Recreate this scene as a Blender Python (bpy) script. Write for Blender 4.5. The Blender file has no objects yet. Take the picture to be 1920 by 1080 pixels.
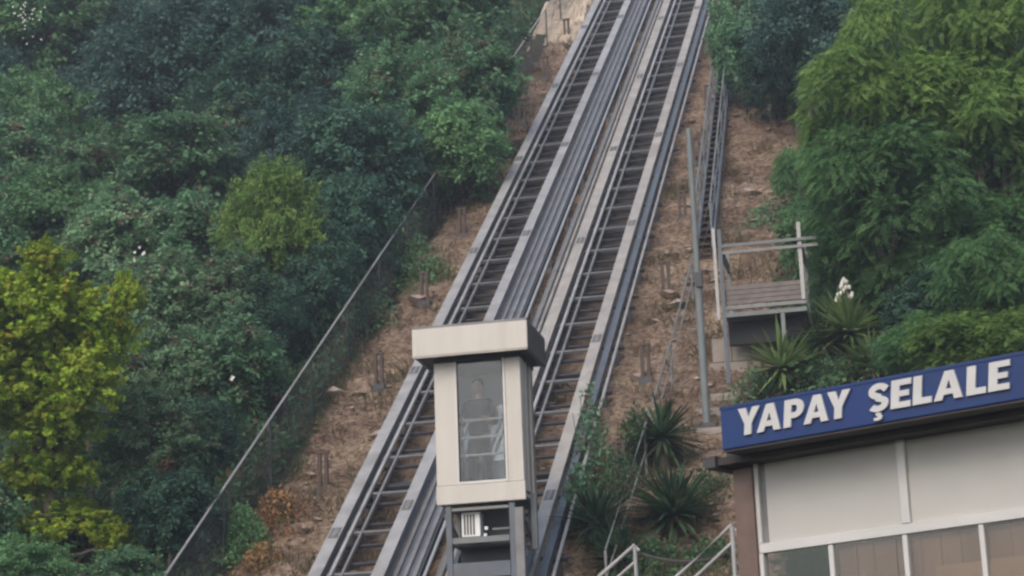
import bpy, bmesh, math, random
import numpy as np
from math import radians, sin, cos, tan, pi
from mathutils import Vector, Matrix

random.seed(7)
rng = np.random.default_rng(7)
scene = bpy.context.scene
COL = scene.collection

# ------------------------------------------------------------------ camera
FOC = 4000.0                       # focal length in 1920-wide pixels (75 mm on 36 mm)
PITCH, ROLL = radians(15.0), radians(2.2)
EYE = np.array([0.0, 0.0, 1.6])
_R = np.array([1.0, 0, 0]); FWD = np.array([0, cos(PITCH), sin(PITCH)]); _U = np.array([0, -sin(PITCH), cos(PITCH)])
CR = cos(ROLL) * _R - sin(ROLL) * _U
CU = sin(ROLL) * _R + cos(ROLL) * _U
cam_data = bpy.data.cameras.new('camera')
cam_data.sensor_width = 36.0
cam_data.lens = 36.0 * FOC / 1920.0
cam_data.clip_start = 0.1
cam_data.clip_end = 2000.0
cam = bpy.data.objects.new('camera', cam_data)
COL.objects.link(cam)
m = Matrix(((CR[0], CU[0], -FWD[0], EYE[0]), (CR[1], CU[1], -FWD[1], EYE[1]), (CR[2], CU[2], -FWD[2], EYE[2]), (0, 0, 0, 1)))
cam.matrix_world = m
scene.camera = cam

# ------------------------------------------------------------------ sky, sun, exposure
SUN_EL, SUN_AZ = radians(42.0), radians(205.0)     # azimuth clockwise from +Y: behind the camera, to the left
world = bpy.data.worlds.new('World')
scene.world = world
world.use_nodes = True
wn = world.node_tree
wn.nodes.clear()
sky = wn.nodes.new('ShaderNodeTexSky')
sky.sky_type = 'NISHITA'
sky.sun_disc = False
sky.sun_elevation = SUN_EL
sky.sun_rotation = SUN_AZ
sky.air_density = 1.0
sky.dust_density = 3.5
sky.ozone_density = 1.0
bg = wn.nodes.new('ShaderNodeBackground')
bg.inputs['Strength'].default_value = 0.15
wo = wn.nodes.new('ShaderNodeOutputWorld')
wn.links.new(sky.outputs[0], bg.inputs['Color'])
wn.links.new(bg.outputs[0], wo.inputs['Surface'])
sd = bpy.data.lights.new('sun', 'SUN')
sd.energy = 0.75
sd.angle = radians(40.0)
sd.color = (1.0, 0.955, 0.90)
sun = bpy.data.objects.new('sun', sd)
COL.objects.link(sun)
sdir = Vector((sin(SUN_AZ) * cos(SUN_EL), cos(SUN_AZ) * cos(SUN_EL), sin(SUN_EL)))
sun.rotation_euler = sdir.to_track_quat('Z', 'Y').to_euler()
vs = scene.view_settings
vs.view_transform = 'Standard'
vs.look = 'None'
vs.gamma = 1.0
vs.use_curve_mapping = False
vs.exposure = 0.6
scene.cycles.filter_width = 2.5
scene.cycles.max_bounces = 8
scene.cycles.transparent_max_bounces = 12

# ------------------------------------------------------------------ geometry of the place
def ray(px, py):
    return FWD + CR * (px - 960) / FOC + CU * (540 - py) / FOC
def at(px, py, z):
    return EYE + ray(px, py) * z
def dist(P):
    return float((np.asarray(P) - EYE) @ FWD)

TD = np.array([0.164766, 0.799768, 0.577153])      # uphill along the track
TD /= np.linalg.norm(TD)
TH = TD.copy(); TH[2] = 0; TH /= np.linalg.norm(TH)   # its level direction
TV = np.array([TH[1], -TH[0], 0.0])                # level, across the track to the right
TN = np.cross(TV, TD)                              # square to the slope
P0 = np.array([-0.48943, 28.30246, 4.93020])
ROTZ = math.atan2(TV[1], TV[0])
def W(s, v, o=0.0):
    return P0 + TD * s + TV * v + TN * o
GO = -0.5                                          # ground lies half a metre below the rails

def _noise(a, b):
    a = np.asarray(a, float); b = np.asarray(b, float)
    return (np.sin(1.3 * a + 0.7 * b + 1.0) * 0.5 + np.sin(2.9 * a - 1.7 * b + 2.2) * 0.25 + np.sin(0.9 * b - 2.1 * a + 0.4) * 0.35
            + np.sin(5.3 * a + 4.1 * b) * 0.12 + np.sin(7.7 * b - 6.1 * a + 1.9) * 0.09)
def ground_z(x, y):
    x = np.asarray(x, float); y = np.asarray(y, float)
    rx, ry = x - P0[0], y - P0[1]
    zp = P0[2] + (GO - TN[0] * rx - TN[1] * ry) / TN[2]
    a = rx * TH[0] + ry * TH[1]; v = rx * TV[0] + ry * TV[1]
    amp = 0.05 + 0.10 * np.clip((np.abs(v + 1.1) - 2.0) / 2.0, 0, 1) + 0.25 * np.clip((np.abs(v) - 7) / 10, 0, 1)
    zb = zp + amp * _noise(a, v)
    k = 1.2
    zs = k * np.logaddexp(zb / k, 0.0 * zb)
    far = 58.0
    return np.where(zs > far - 12, far - 12 + 12 * np.tanh((zs - far + 12) / 12), zs)
def G(s, v, up=0.0):
    q = W(s, v, GO)
    return np.array([q[0], q[1], float(ground_z(q[0], q[1])) + up])
def put(px, py, hc):
    """Point of the hillside whose air at height hc is looked at through (px, py)."""
    q = ray(px, py)
    t = 20.0
    lo, hi = 8.0, 160.0
    for _ in range(50):
        mid = 0.5 * (lo + hi)
        P = EYE + q * mid
        if P[2] > float(ground_z(P[0], P[1])) + hc: lo = mid
        else: hi = mid
    P = EYE + q * lo
    return np.array([P[0], P[1], float(ground_z(P[0], P[1]))]), lo

# ------------------------------------------------------------------ materials
def mat(name, col, rough=0.6, metal=0.0, var=0.18, scale=6.0, bump=0.0, bscale=40.0, dirt=None, dirt_amt=0.0, spec=0.5, stretch=None):
    M = bpy.data.materials.new(name); M.use_nodes = True
    nt = M.node_tree; nt.nodes.clear()
    out = nt.nodes.new('ShaderNodeOutputMaterial')
    b = nt.nodes.new('ShaderNodeBsdfPrincipled')
    nt.links.new(b.outputs[0], out.inputs[0])
    tc = nt.nodes.new('ShaderNodeTexCoord')
    mp = nt.nodes.new('ShaderNodeMapping')
    nt.links.new(tc.outputs['Object'], mp.inputs['Vector'])
    if stretch: mp.inputs['Scale'].default_value = stretch
    n1 = nt.nodes.new('ShaderNodeTexNoise'); n1.inputs['Scale'].default_value = scale; n1.inputs['Detail'].default_value = 6
    nt.links.new(mp.outputs[0], n1.inputs['Vector'])
    r = nt.nodes.new('ShaderNodeValToRGB')
    r.color_ramp.elements[0].position = 0.3; r.color_ramp.elements[1].position = 0.7
    r.color_ramp.elements[0].color = (*[c * (1 - var) for c in col], 1)
    r.color_ramp.elements[1].color = (*[min(0.95, c * (1 + var)) for c in col], 1)
    nt.links.new(n1.outputs['Fac'], r.inputs[0])
    src = r.outputs[0]
    if dirt:
        n2 = nt.nodes.new('ShaderNodeTexNoise'); n2.inputs['Scale'].default_value = scale * 0.37; n2.inputs['Detail'].default_value = 8
        n2.inputs['Roughness'].default_value = 0.7
        nt.links.new(mp.outputs[0], n2.inputs['Vector'])
        rr = nt.nodes.new('ShaderNodeMapRange'); rr.inputs[1].default_value = 0.5; rr.inputs[2].default_value = 0.72; rr.inputs[4].default_value = dirt_amt
        nt.links.new(n2.outputs['Fac'], rr.inputs[0])
        mx = nt.nodes.new('ShaderNodeMix'); mx.data_type = 'RGBA'
        nt.links.new(rr.outputs[0], mx.inputs['Factor'])
        nt.links.new(src, mx.inputs['A']); mx.inputs['B'].default_value = (*dirt, 1)
        src = mx.outputs['Result']
    nt.links.new(src, b.inputs['Base Color'])
    b.inputs['Roughness'].default_value = rough
    b.inputs['Metallic'].default_value = metal
    b.inputs['Specular IOR Level'].default_value = spec
    if bump:
        n3 = nt.nodes.new('ShaderNodeTexNoise'); n3.inputs['Scale'].default_value = bscale; n3.inputs['Detail'].default_value = 5
        nt.links.new(mp.outputs[0], n3.inputs['Vector'])
        bp = nt.nodes.new('ShaderNodeBump'); bp.inputs['Strength'].default_value = bump; bp.inputs['Distance'].default_value = 0.02
        nt.links.new(n3.outputs['Fac'], bp.inputs['Height'])
        nt.links.new(bp.outputs[0], b.inputs['Normal'])
    return M

LEAF_GAIN = 3.0
def leaf_mat(name, c_a, c_b, c_odd=None, odd=0.0, rough=0.55, transl=0.35):
    """Leaves: each leaf has its own tint (c_a..c_b), a few are c_odd; thin, so they let some light through."""
    c_a, c_b = [tuple(min(0.5, c * LEAF_GAIN) for c in q) for q in (c_a, c_b)]
    M = bpy.data.materials.new(name); M.use_nodes = True
    nt = M.node_tree; nt.nodes.clear()
    out = nt.nodes.new('ShaderNodeOutputMaterial')
    at_ = nt.nodes.new('ShaderNodeAttribute'); at_.attribute_name = 'tint'
    oi = nt.nodes.new('ShaderNodeObjectInfo')
    tc = nt.nodes.new('ShaderNodeTexCoord')
    nz = nt.nodes.new('ShaderNodeTexNoise'); nz.inputs['Scale'].default_value = 2.2; nz.inputs['Detail'].default_value = 3
    nt.links.new(tc.outputs['Object'], nz.inputs['Vector'])
    ad = nt.nodes.new('ShaderNodeMath'); ad.operation = 'MULTIPLY_ADD'
    nt.links.new(nz.outputs['Fac'], ad.inputs[0]); ad.inputs[1].default_value = 1.3; ad.inputs[2].default_value = -0.65
    a2 = nt.nodes.new('ShaderNodeMath'); a2.operation = 'ADD'; a2.use_clamp = True
    nt.links.new(at_.outputs['Fac'], a2.inputs[0]); nt.links.new(ad.outputs[0], a2.inputs[1])
    mx = nt.nodes.new('ShaderNodeMix'); mx.data_type = 'RGBA'
    nt.links.new(a2.outputs[0], mx.inputs['Factor'])
    mx.inputs['A'].default_value = (*c_a, 1); mx.inputs['B'].default_value = (*c_b, 1)
    src = mx.outputs['Result']
    if c_odd:
        # whole patches of turned leaves
        gt = nt.nodes.new('ShaderNodeMapRange'); gt.inputs[1].default_value = 1 - odd; gt.inputs[2].default_value = 1 - odd + 0.02
        nz2 = nt.nodes.new('ShaderNodeTexNoise'); nz2.inputs['Scale'].default_value = 3.0; nz2.inputs['Detail'].default_value = 2
        nt.links.new(tc.outputs['Object'], nz2.inputs['Vector'])
        mul = nt.nodes.new('ShaderNodeMath'); mul.operation = 'MULTIPLY_ADD'
        nt.links.new(nz2.outputs['Fac'], mul.inputs[0]); mul.inputs[1].default_value = 0.9
        sm = nt.nodes.new('ShaderNodeMath'); sm.operation = 'MULTIPLY'; sm.inputs[1].default_value = 0.55
        nt.links.new(at_.outputs['Fac'], sm.inputs[0]); nt.links.new(sm.outputs[0], mul.inputs[2])
        nt.links.new(mul.outputs[0], gt.inputs[0])
        m2 = nt.nodes.new('ShaderNodeMix'); m2.data_type = 'RGBA'
        nt.links.new(gt.outputs[0], m2.inputs['Factor'])
        nt.links.new(src, m2.inputs['A']); m2.inputs['B'].default_value = (*c_odd, 1)
        src = m2.outputs['Result']
    hs = nt.nodes.new('ShaderNodeHueSaturation')
    hv = nt.nodes.new('ShaderNodeMapRange'); hv.inputs[3].default_value = 0.85; hv.inputs[4].default_value = 1.15
    nt.links.new(oi.outputs['Random'], hv.inputs[0]); nt.links.new(hv.outputs[0], hs.inputs['Value'])
    nt.links.new(src, hs.inputs['Color']); src = hs.outputs[0]
    b = nt.nodes.new('ShaderNodeBsdfPrincipled')
    b.inputs['Roughness'].default_value = rough
    b.inputs['Specular IOR Level'].default_value = 0.12
    nt.links.new(src, b.inputs['Base Color'])
    t = nt.nodes.new('ShaderNodeBsdfTranslucent'); nt.links.new(src, t.inputs['Color'])
    ms = nt.nodes.new('ShaderNodeMixShader'); ms.inputs[0].default_value = transl
    nt.links.new(b.outputs[0], ms.inputs[1]); nt.links.new(t.outputs[0], ms.inputs[2])
    nt.links.new(ms.outputs[0], out.inputs[0])
    return M

def glass_mat(name, tint, refl=1.0, ior=1.5, frost=0.0):
    M = bpy.data.materials.new(name); M.use_nodes = True
    nt = M.node_tree; nt.nodes.clear()
    out = nt.nodes.new('ShaderNodeOutputMaterial')
    tr = nt.nodes.new('ShaderNodeBsdfTransparent'); tr.inputs[0].default_value = (*tint, 1)
    gl = nt.nodes.new('ShaderNodeBsdfGlossy'); gl.inputs['Roughness'].default_value = 0.03 + frost
    gl.inputs[0].default_value = (0.9 * refl, 0.9 * refl, 0.9 * refl, 1)
    fr = nt.nodes.new('ShaderNodeFresnel'); fr.inputs[0].default_value = ior
    ms = nt.nodes.new('ShaderNodeMixShader')
    nt.links.new(fr.outputs[0], ms.inputs[0]); nt.links.new(tr.outputs[0], ms.inputs[1]); nt.links.new(gl.outputs[0], ms.inputs[2])
    nt.links.new(ms.outputs[0], out.inputs[0])
    return M

M = {}
M['steel_light'] = mat('galvanised_steel', (0.36, 0.355, 0.345), 0.48, 0.2, 0.16, 3.0, 0.08, 60, (0.19, 0.165, 0.14), 0.7)
M['steel_warm'] = mat('weathered_steel', (0.37, 0.345, 0.31), 0.52, 0.2, 0.16, 3.0, 0.08, 60, (0.20, 0.165, 0.135), 0.7)
M['steel_grey'] = mat('grey_painted_steel', (0.19, 0.19, 0.19), 0.5, 0.1, 0.18, 4.0, 0.05, 60, (0.12, 0.10, 0.09), 0.5)
M['steel_blue'] = mat('blue_grey_steel', (0.10, 0.118, 0.14), 0.5, 0.1, 0.15, 4.0, 0.05, 60, (0.10, 0.09, 0.085), 0.5)
M['steel_dark'] = mat('dark_steel', (0.045, 0.048, 0.055), 0.6, 0.1, 0.3, 5.0, 0.05, 60, (0.09, 0.07, 0.055), 0.5)
M['rubber_and_shade'] = mat('black_rubber_and_shade', (0.014, 0.014, 0.016), 0.7)
M['steel_bright'] = mat('polished_rod', (0.62, 0.62, 0.60), 0.3, 0.5, 0.08, 3.0)
M['steel_green'] = mat('pale_green_grey_paint', (0.155, 0.175, 0.175), 0.5, 0.0, 0.14, 3.0, 0.05, 40, (0.13, 0.11, 0.09), 0.5)
M['rust'] = mat('rusty_steel', (0.085, 0.06, 0.05), 0.8, 0.1, 0.35, 9.0, 0.2, 50)
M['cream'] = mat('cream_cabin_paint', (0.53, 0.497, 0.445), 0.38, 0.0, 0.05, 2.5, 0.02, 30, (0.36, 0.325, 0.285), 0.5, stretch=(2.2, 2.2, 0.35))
M['cream_trim'] = mat('pale_trim_paint', (0.58, 0.56, 0.53), 0.4, 0.0, 0.04, 3.0)
M['brown_panel'] = mat('brown_cabin_panel', (0.30, 0.225, 0.185), 0.5, 0.0, 0.15, 4.0, 0.05, 40)
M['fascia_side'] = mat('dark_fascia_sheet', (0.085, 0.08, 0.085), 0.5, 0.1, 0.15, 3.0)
M['cabin_inside'] = mat('cabin_lining', (0.55, 0.60, 0.64), 0.5, 0.0, 0.1, 3.0)
M['cabin_pale'] = mat('pale_cabin_lining', (0.72, 0.76, 0.78), 0.5, 0.0, 0.08, 3.0)
M['white'] = mat('white_plastic', (0.72, 0.72, 0.70), 0.4, 0.0, 0.06, 4.0)
M['glass'] = glass_mat('cabin_glass', (0.88, 0.92, 0.94), 1.0, 1.54)
M['pane'] = glass_mat('window_glass', (0.96, 0.97, 0.965), 0.8)
M['pane_brown'] = glass_mat('brown_window_glass', (0.94, 0.90, 0.86), 1.0, 1.7)
M['blind'] = mat('off_white_blind', (0.50, 0.488, 0.455), 0.7, 0.0, 0.05, 1.6, 0.03, 20, (0.41, 0.405, 0.38), 0.45)
M['sign_blue'] = mat('blue_sign_paint', (0.006, 0.028, 0.130), 0.4, 0.0, 0.12, 2.0, 0.0, 20, (0.015, 0.040, 0.125), 0.4)
M['letter'] = mat('off_white_letter', (0.55, 0.545, 0.53), 0.45, 0.0, 0.06, 6.0)
M['frame_white'] = mat('white_window_frame', (0.58, 0.57, 0.55), 0.4, 0.0, 0.06, 3.0, 0.0, 20, (0.38, 0.35, 0.32), 0.35)
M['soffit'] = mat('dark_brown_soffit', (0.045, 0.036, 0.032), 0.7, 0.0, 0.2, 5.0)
M['kiosk_column'] = mat('brown_column_paint', (0.15, 0.10, 0.082), 0.6, 0.0, 0.2, 5.0, 0.1, 40, (0.22, 0.16, 0.13), 0.5)
M['kiosk_brown'] = mat('tan_interior_board', (0.42, 0.335, 0.26), 0.6, 0.0, 0.16, 2.0, 0.0, 20, stretch=(1, 1, 0.25))
M['kiosk_brown_dark'] = mat('dark_tan_board', (0.38, 0.30, 0.23), 0.6, 0.0, 0.2, 2.0, 0.0, 20, stretch=(1, 1, 0.25))
M['kiosk_tan'] = mat('pale_wood_board', (0.55, 0.43, 0.32), 0.6, 0.0, 0.14, 2.0)
M['concrete'] = mat('rough_concrete', (0.30, 0.26, 0.225), 0.9, 0.0, 0.2, 3.0, 0.4, 25, (0.16, 0.14, 0.11), 0.6)
M['rock'] = mat('pale_rock', (0.42, 0.345, 0.26), 0.9, 0.0, 0.3, 2.2, 0.6, 12, (0.26, 0.20, 0.15), 0.6)
M['stone'] = mat('field_stone', (0.30, 0.235, 0.195), 0.9, 0.0, 0.35, 3.0, 0.4, 20)
M['deck'] = mat('worn_deck_board', (0.17, 0.145, 0.135), 0.7, 0.0, 0.2, 5.0, 0.15, 30)
M['bark'] = mat('grey_brown_bark', (0.10, 0.08, 0.062), 0.9, 0.0, 0.3, 6.0, 0.5, 30)
M['skin'] = mat('skin', (0.36, 0.22, 0.16), 0.55, 0.0, 0.05, 6.0)
M['hair'] = mat('dark_hair', (0.015, 0.012, 0.011), 0.6, 0.0, 0.2, 20.0)
M['shirt'] = mat('dark_shirt', (0.016, 0.017, 0.021), 0.85, 0.0, 0.15, 8.0, 0.2, 30)
M['trousers'] = mat('grey_trousers', (0.035, 0.038, 0.045), 0.85, 0.0, 0.15, 8.0, 0.2, 30)
M['rope'] = mat('dark_rope', (0.06, 0.055, 0.05), 0.9, 0.0, 0.2, 20.0)
M['blossom'] = mat('white_petal', (0.78, 0.76, 0.70), 0.6, 0.0, 0.08, 8.0)

M['leaf_green'] = leaf_mat('green_leaf', (0.034, 0.074, 0.035), (0.080, 0.138, 0.062))
M['leaf_mid'] = leaf_mat('mid_green_leaf', (0.030, 0.068, 0.037), (0.072, 0.126, 0.066), (0.17, 0.10, 0.075), 0.10)
M['leaf_grey'] = leaf_mat('grey_green_leaf', (0.042, 0.080, 0.044), (0.100, 0.158, 0.086), (0.20, 0.11, 0.09), 0.13)
M['leaf_dark'] = leaf_mat('dark_evergreen_leaf', (0.014, 0.036, 0.025), (0.036, 0.070, 0.046))
M['leaf_blue'] = leaf_mat('blue_green_leaf', (0.018, 0.040, 0.036), (0.044, 0.080, 0.066))
M['leaf_lime'] = leaf_mat('yellow_green_leaf', (0.046, 0.084, 0.020), (0.088, 0.132, 0.036))
M['leaf_maple'] = leaf_mat('yellow_leaf', (0.082, 0.138, 0.014), (0.150, 0.190, 0.024), (0.34, 0.26, 0.03), 0.04, transl=0.35)
M['leaf_feather'] = leaf_mat('feathery_leaf', (0.026, 0.062, 0.026), (0.070, 0.128, 0.048))
M['leaf_feather_light'] = leaf_mat('light_feathery_leaf', (0.048, 0.090, 0.026), (0.108, 0.160, 0.046))
M['leaf_rust'] = leaf_mat('dry_rust_leaf', (0.12, 0.060, 0.030), (0.24, 0.105, 0.045), (0.07, 0.10, 0.03), 0.12)
M['leaf_litter'] = leaf_mat('fallen_leaf', (0.022, 0.014, 0.009), (0.085, 0.050, 0.026))
M['leaf_straw'] = leaf_mat('dry_grass_blade', (0.030, 0.030, 0.015), (0.075, 0.060, 0.034))
M['leaf_yucca'] = leaf_mat('yucca_blade', (0.010, 0.024, 0.013), (0.036, 0.058, 0.028), (0.07, 0.06, 0.03), 0.06)
M['leaf_yucca_pale'] = leaf_mat('pale_yucca_blade', (0.036, 0.058, 0.022), (0.090, 0.120, 0.044))
M['leaf_cover'] = leaf_mat('ground_cover_leaf', (0.016, 0.038, 0.020), (0.046, 0.086, 0.038), (0.12, 0.085, 0.05), 0.14)

# ------------------------------------------------------------------ mesh helpers
class MB:
    """Collects simple solids; build() links them as one mesh object."""
    def __init__(s): s.v = []; s.f = []
    def add(s, vs, fs):
        k = len(s.v); s.v += [tuple(map(float, p)) for p in vs]; s.f += [tuple(i + k for i in f) for f in fs]
        return s
    def obox(s, c, ax, half):
        c = np.asarray(c, float); X, Y, Z = [np.asarray(a, float) * h for a, h in zip(ax, half)]
        vs = [c + sx * X + sy * Y + sz * Z for sz in (-1, 1) for sy in (-1, 1) for sx in (-1, 1)]
        return s.add(vs, [(0, 2, 3, 1), (4, 5, 7, 6), (0, 1, 5, 4), (2, 6, 7, 3), (0, 4, 6, 2), (1, 3, 7, 5)])
    def box(s, x0, x1, y0, y1, z0, z1):
        return s.obox(((x0 + x1) / 2, (y0 + y1) / 2, (z0 + z1) / 2), ((1, 0, 0), (0, 1, 0), (0, 0, 1)), (abs(x1 - x0) / 2, abs(y1 - y0) / 2, abs(z1 - z0) / 2))
    def bar(s, a, b, w, h, up=(0, 0, 1)):
        a = np.asarray(a, float); b = np.asarray(b, float); d = b - a; L = np.linalg.norm(d); d = d / L
        x = np.cross(d, np.asarray(up, float)); x /= np.linalg.norm(x); u = np.cross(x, d)
        return s.obox((a + b) / 2, (d, x, u), (L / 2, w / 2, h / 2))
    def path(s, pts, radii, n=8, cap=True):
        pts = [np.asarray(p, float) for p in pts]
        if not hasattr(radii, '__len__'): radii = [radii] * len(pts)
        vs = []; fs = []; ref = None
        for i, p in enumerate(pts):
            d = pts[min(i + 1, len(pts) - 1)] - pts[max(i - 1, 0)]; d = d / np.linalg.norm(d)
            if ref is None:
                ref = np.array([1.0, 0, 0]) if abs(d[0]) < 0.8 else np.array([0, 1.0, 0])
            x = np.cross(d, ref); x /= np.linalg.norm(x); y = np.cross(d, x); ref = np.cross(x, d)
            ref = -ref if ref @ y < -1 else ref
            for k in range(n):
                t = 2 * pi * k / n
                vs.append(p + radii[i] * (cos(t) * x + sin(t) * y))
        for i in range(len(pts) - 1):
            for k in range(n):
                a, b = i * n + k, i * n + (k + 1) % n
                fs.append((a, b, b + n, a + n))
        if cap:
            fs.append(tuple(range(n - 1, -1, -1))); fs.append(tuple(range((len(pts) - 1) * n, len(pts) * n)))
        return s.add(vs, fs)
    def tube(s, a, b, r, n=10):
        return s.path([a, b], r, n)
    def ball(s, c, r, nu=10, nv=7):
        c = np.asarray(c, float); r = np.asarray(r if hasattr(r, '__len__') else (r, r, r), float)
        vs = [c + r * np.array((0, 0, -1))]
        for j in range(1, nv):
            ph = -pi / 2 + pi * j / nv
            for i in range(nu):
                t = 2 * pi * i / nu
                vs.append(c + r * np.array((cos(ph) * cos(t), cos(ph) * sin(t), sin(ph))))
        vs.append(c + r * np.array((0, 0, 1))); fs = []
        for i in range(nu): fs.append((0, 1 + (i + 1) % nu, 1 + i))
        for j in range(nv - 2):
            for i in range(nu):
                a = 1 + j * nu + i; b = 1 + j * nu + (i + 1) % nu
                fs.append((a, b, b + nu, a + nu))
        k = 1 + (nv - 2) * nu
        for i in range(nu): fs.append((k + i, k + (i + 1) % nu, len(vs) - 1))
        return s.add(vs, fs)
    def mesh(s, name, m, smooth=False):
        me = bpy.data.meshes.new(name); me.from_pydata(s.v, [], s.f); me.update()
        if m: me.materials.append(m)
        if smooth: me.polygons.foreach_set('use_smooth', [True] * len(me.polygons))
        return me
    def build(s, name, m, parent=None, world=False, bevel=0.0, smooth=False):
        """world=True: the points are world points, carried into the parent's own frame."""
        if world and parent is not None:
            inv = parent.matrix_basis.inverted()
            pp = parent.parent
            while pp is not None:
                inv = inv @ pp.matrix_basis.inverted() if False else inv
                pp = pp.parent
            s.v = [tuple(inv @ Vector(p)) for p in s.v]
        return link(name, s.mesh(name, m, smooth), parent, bevel)

def link(name, me, parent=None, bevel=0.0):
    o = bpy.data.objects.new(name, me); COL.objects.link(o)
    if parent is not None: o.parent = parent
    if bevel:
        b = o.modifiers.new('edge', 'BEVEL'); b.width = bevel; b.segments = 2; b.limit_method = 'ANGLE'
    return o
def tag(o, label=None, cat=None, group=None, kind=None):
    if label: o['label'] = label
    if cat: o['category'] = cat
    if group: o['group'] = group
    if kind: o['kind'] = kind
    return o
def thing(name, label, cat, loc=(0, 0, 0), rz=0.0, group=None):
    o = bpy.data.objects.new(name, None); COL.objects.link(o)
    o.empty_display_size = 0.2
    o.matrix_basis = Matrix.Translation(Vector([float(c) for c in loc])) @ Matrix.Rotation(rz, 4, 'Z')
    return tag(o, label, cat, group)

# ------------------------------------------------------------------ ground
VL1, VL2, VC, VR1, VR2, VR3 = -2.64, -1.70, -1.04, -0.51, 0.425, 0.78
def build_ground():
    def axis(lo, hi, core_lo, core_hi, step, n_out):
        c = np.arange(core_lo, core_hi + 1e-6, step)
        t = np.linspace(0, 1, n_out + 1)[1:] ** 2.2
        return np.concatenate([(core_lo - t * (core_lo - lo))[::-1], c, core_hi + t * (hi - core_hi)])
    A = axis(-330, 420, -8, 45, 0.2, 34)
    V = axis(-400, 400, -7, 7, 0.16, 40)
    AA, VV = np.meshgrid(A, V, indexing='ij')
    X = P0[0] + TH[0] * AA + TV[0] * VV; Y = P0[1] + TH[1] * AA + TV[1] * VV
    Z = ground_z(X, Y)
    # loose soil: small lumps and runnels on the bare strip
    bare = np.clip((5.0 - np.abs(VV + 0.4)) / 1.0, 0, 1) * np.clip((AA + 8) / 3, 0, 1) * np.clip((60 - AA) / 10, 0, 1)
    lum = rng.normal(0, 1, Z.shape)
    for _ in range(2):
        lum = (lum + np.roll(lum, 1, 0) + np.roll(lum, -1, 0) + np.roll(lum, 1, 1) + np.roll(lum, -1, 1)) / 5 * 1.5
    Z = Z + bare * (lum * 0.055 + 0.05 * np.sin(AA * 5.1 + 1.3 * np.sin(VV * 2.1) + 0.8 * np.sin(VV * 4.7 + AA)) * np.clip(0.6 + lum, 0, 1.4))
    na, nv = len(A), len(V)
    me = bpy.data.meshes.new('ground')
    idx = np.arange(na * nv).reshape(na, nv)
    q = np.stack([idx[:-1, :-1], idx[1:, :-1], idx[1:, 1:], idx[:-1, 1:]], -1).reshape(-1, 4)[:, ::-1]
    me.from_pydata(np.stack([X, Y, Z], -1).reshape(-1, 3), [], q)
    cov = np.clip((VV - np.where(AA > 20, 2.6, 3.2)) / 0.9, 0, 1) + np.clip((-4.0 + 0.02 * AA - VV) / 0.6, 0, 1)
    cov = np.clip(cov + np.clip((-AA - 7) / 2, 0, 1), 0, 1)
    a = me.attributes.new('cover', 'FLOAT', 'POINT'); a.data.foreach_set('value', cov.reshape(-1).astype(np.float32))
    trk_shade = np.zeros_like(VV)  # greyer soil between the beams, with the track's shade painted in
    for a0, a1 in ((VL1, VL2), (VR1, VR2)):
        trk_shade = np.maximum(trk_shade, np.clip((VV - a0 - 0.02) / 0.15, 0, 1) * np.clip((a1 - 0.02 - VV) / 0.15, 0, 1))
    trk_shade = trk_shade * np.clip((AA - 3) / 12, 0.35, 1)
    a = me.attributes.new('track_shade', 'FLOAT', 'POINT'); a.data.foreach_set('value', trk_shade.reshape(-1).astype(np.float32))
    me.polygons.foreach_set('use_smooth', np.ones(len(me.polygons), bool))
    G_ = bpy.data.materials.new('bare_hillside_soil'); G_.use_nodes = True
    nt = G_.node_tree; b = nt.nodes['Principled BSDF']; b.inputs['Roughness'].default_value = 0.95; b.inputs['Specular IOR Level'].default_value = 0.2
    tc = nt.nodes.new('ShaderNodeTexCoord')
    def nz(sc, det=8, rough=0.65):
        n = nt.nodes.new('ShaderNodeTexNoise'); n.inputs['Scale'].default_value = sc; n.inputs['Detail'].default_value = det; n.inputs['Roughness'].default_value = rough
        nt.links.new(tc.outputs['Object'], n.inputs['Vector']); return n
    n1 = nz(0.55); n2 = nz(3.2); n3 = nz(11.0, 6)
    r1 = nt.nodes.new('ShaderNodeValToRGB')
    el = r1.color_ramp.elements
    el[0].position = 0.36; el[0].color = (0.125, 0.082, 0.058, 1)
    el[1].position = 0.66; el[1].color = (0.46, 0.365, 0.262, 1)
    e = el.new(0.50); e.color = (0.262, 0.190, 0.138, 1)
    ad = nt.nodes.new('ShaderNodeMath'); ad.operation = 'MULTIPLY_ADD'; ad.inputs[1].default_value = 0.55
    nt.links.new(n2.outputs['Fac'], ad.inputs[0])
    m1 = nt.nodes.new('ShaderNodeMath'); m1.operation = 'MULTIPLY'; m1.inputs[1].default_value = 0.5
    nt.links.new(n1.outputs['Fac'], m1.inputs[0]); nt.links.new(m1.outputs[0], ad.inputs[2])
    nt.links.new(ad.outputs[0], r1.inputs[0])
    r2 = nt.nodes.new('ShaderNodeValToRGB')
    r2.color_ramp.elements[0].position = 0.38; r2.color_ramp.elements[0].color = (0.46, 0.42, 0.40, 1)
    r2.color_ramp.elements[1].position = 0.60; r2.color_ramp.elements[1].color = (1.12, 1.1, 1.08, 1)
    nt.links.new(n3.outputs['Fac'], r2.inputs[0])
    mu = nt.nodes.new('ShaderNodeMix'); mu.data_type = 'RGBA'; mu.blend_type = 'MULTIPLY'; mu.inputs['Factor'].default_value = 1
    nt.links.new(r1.outputs[0], mu.inputs['A']); nt.links.new(r2.outputs[0], mu.inputs['B'])
    av = nt.nodes.new('ShaderNodeAttribute'); av.attribute_name = 'cover'
    cm = nt.nodes.new('ShaderNodeMath'); cm.operation = 'ADD'
    sb = nt.nodes.new('ShaderNodeMath'); sb.operation = 'MULTIPLY_ADD'; sb.inputs[1].default_value = 1.4; sb.inputs[2].default_value = -0.7
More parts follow.
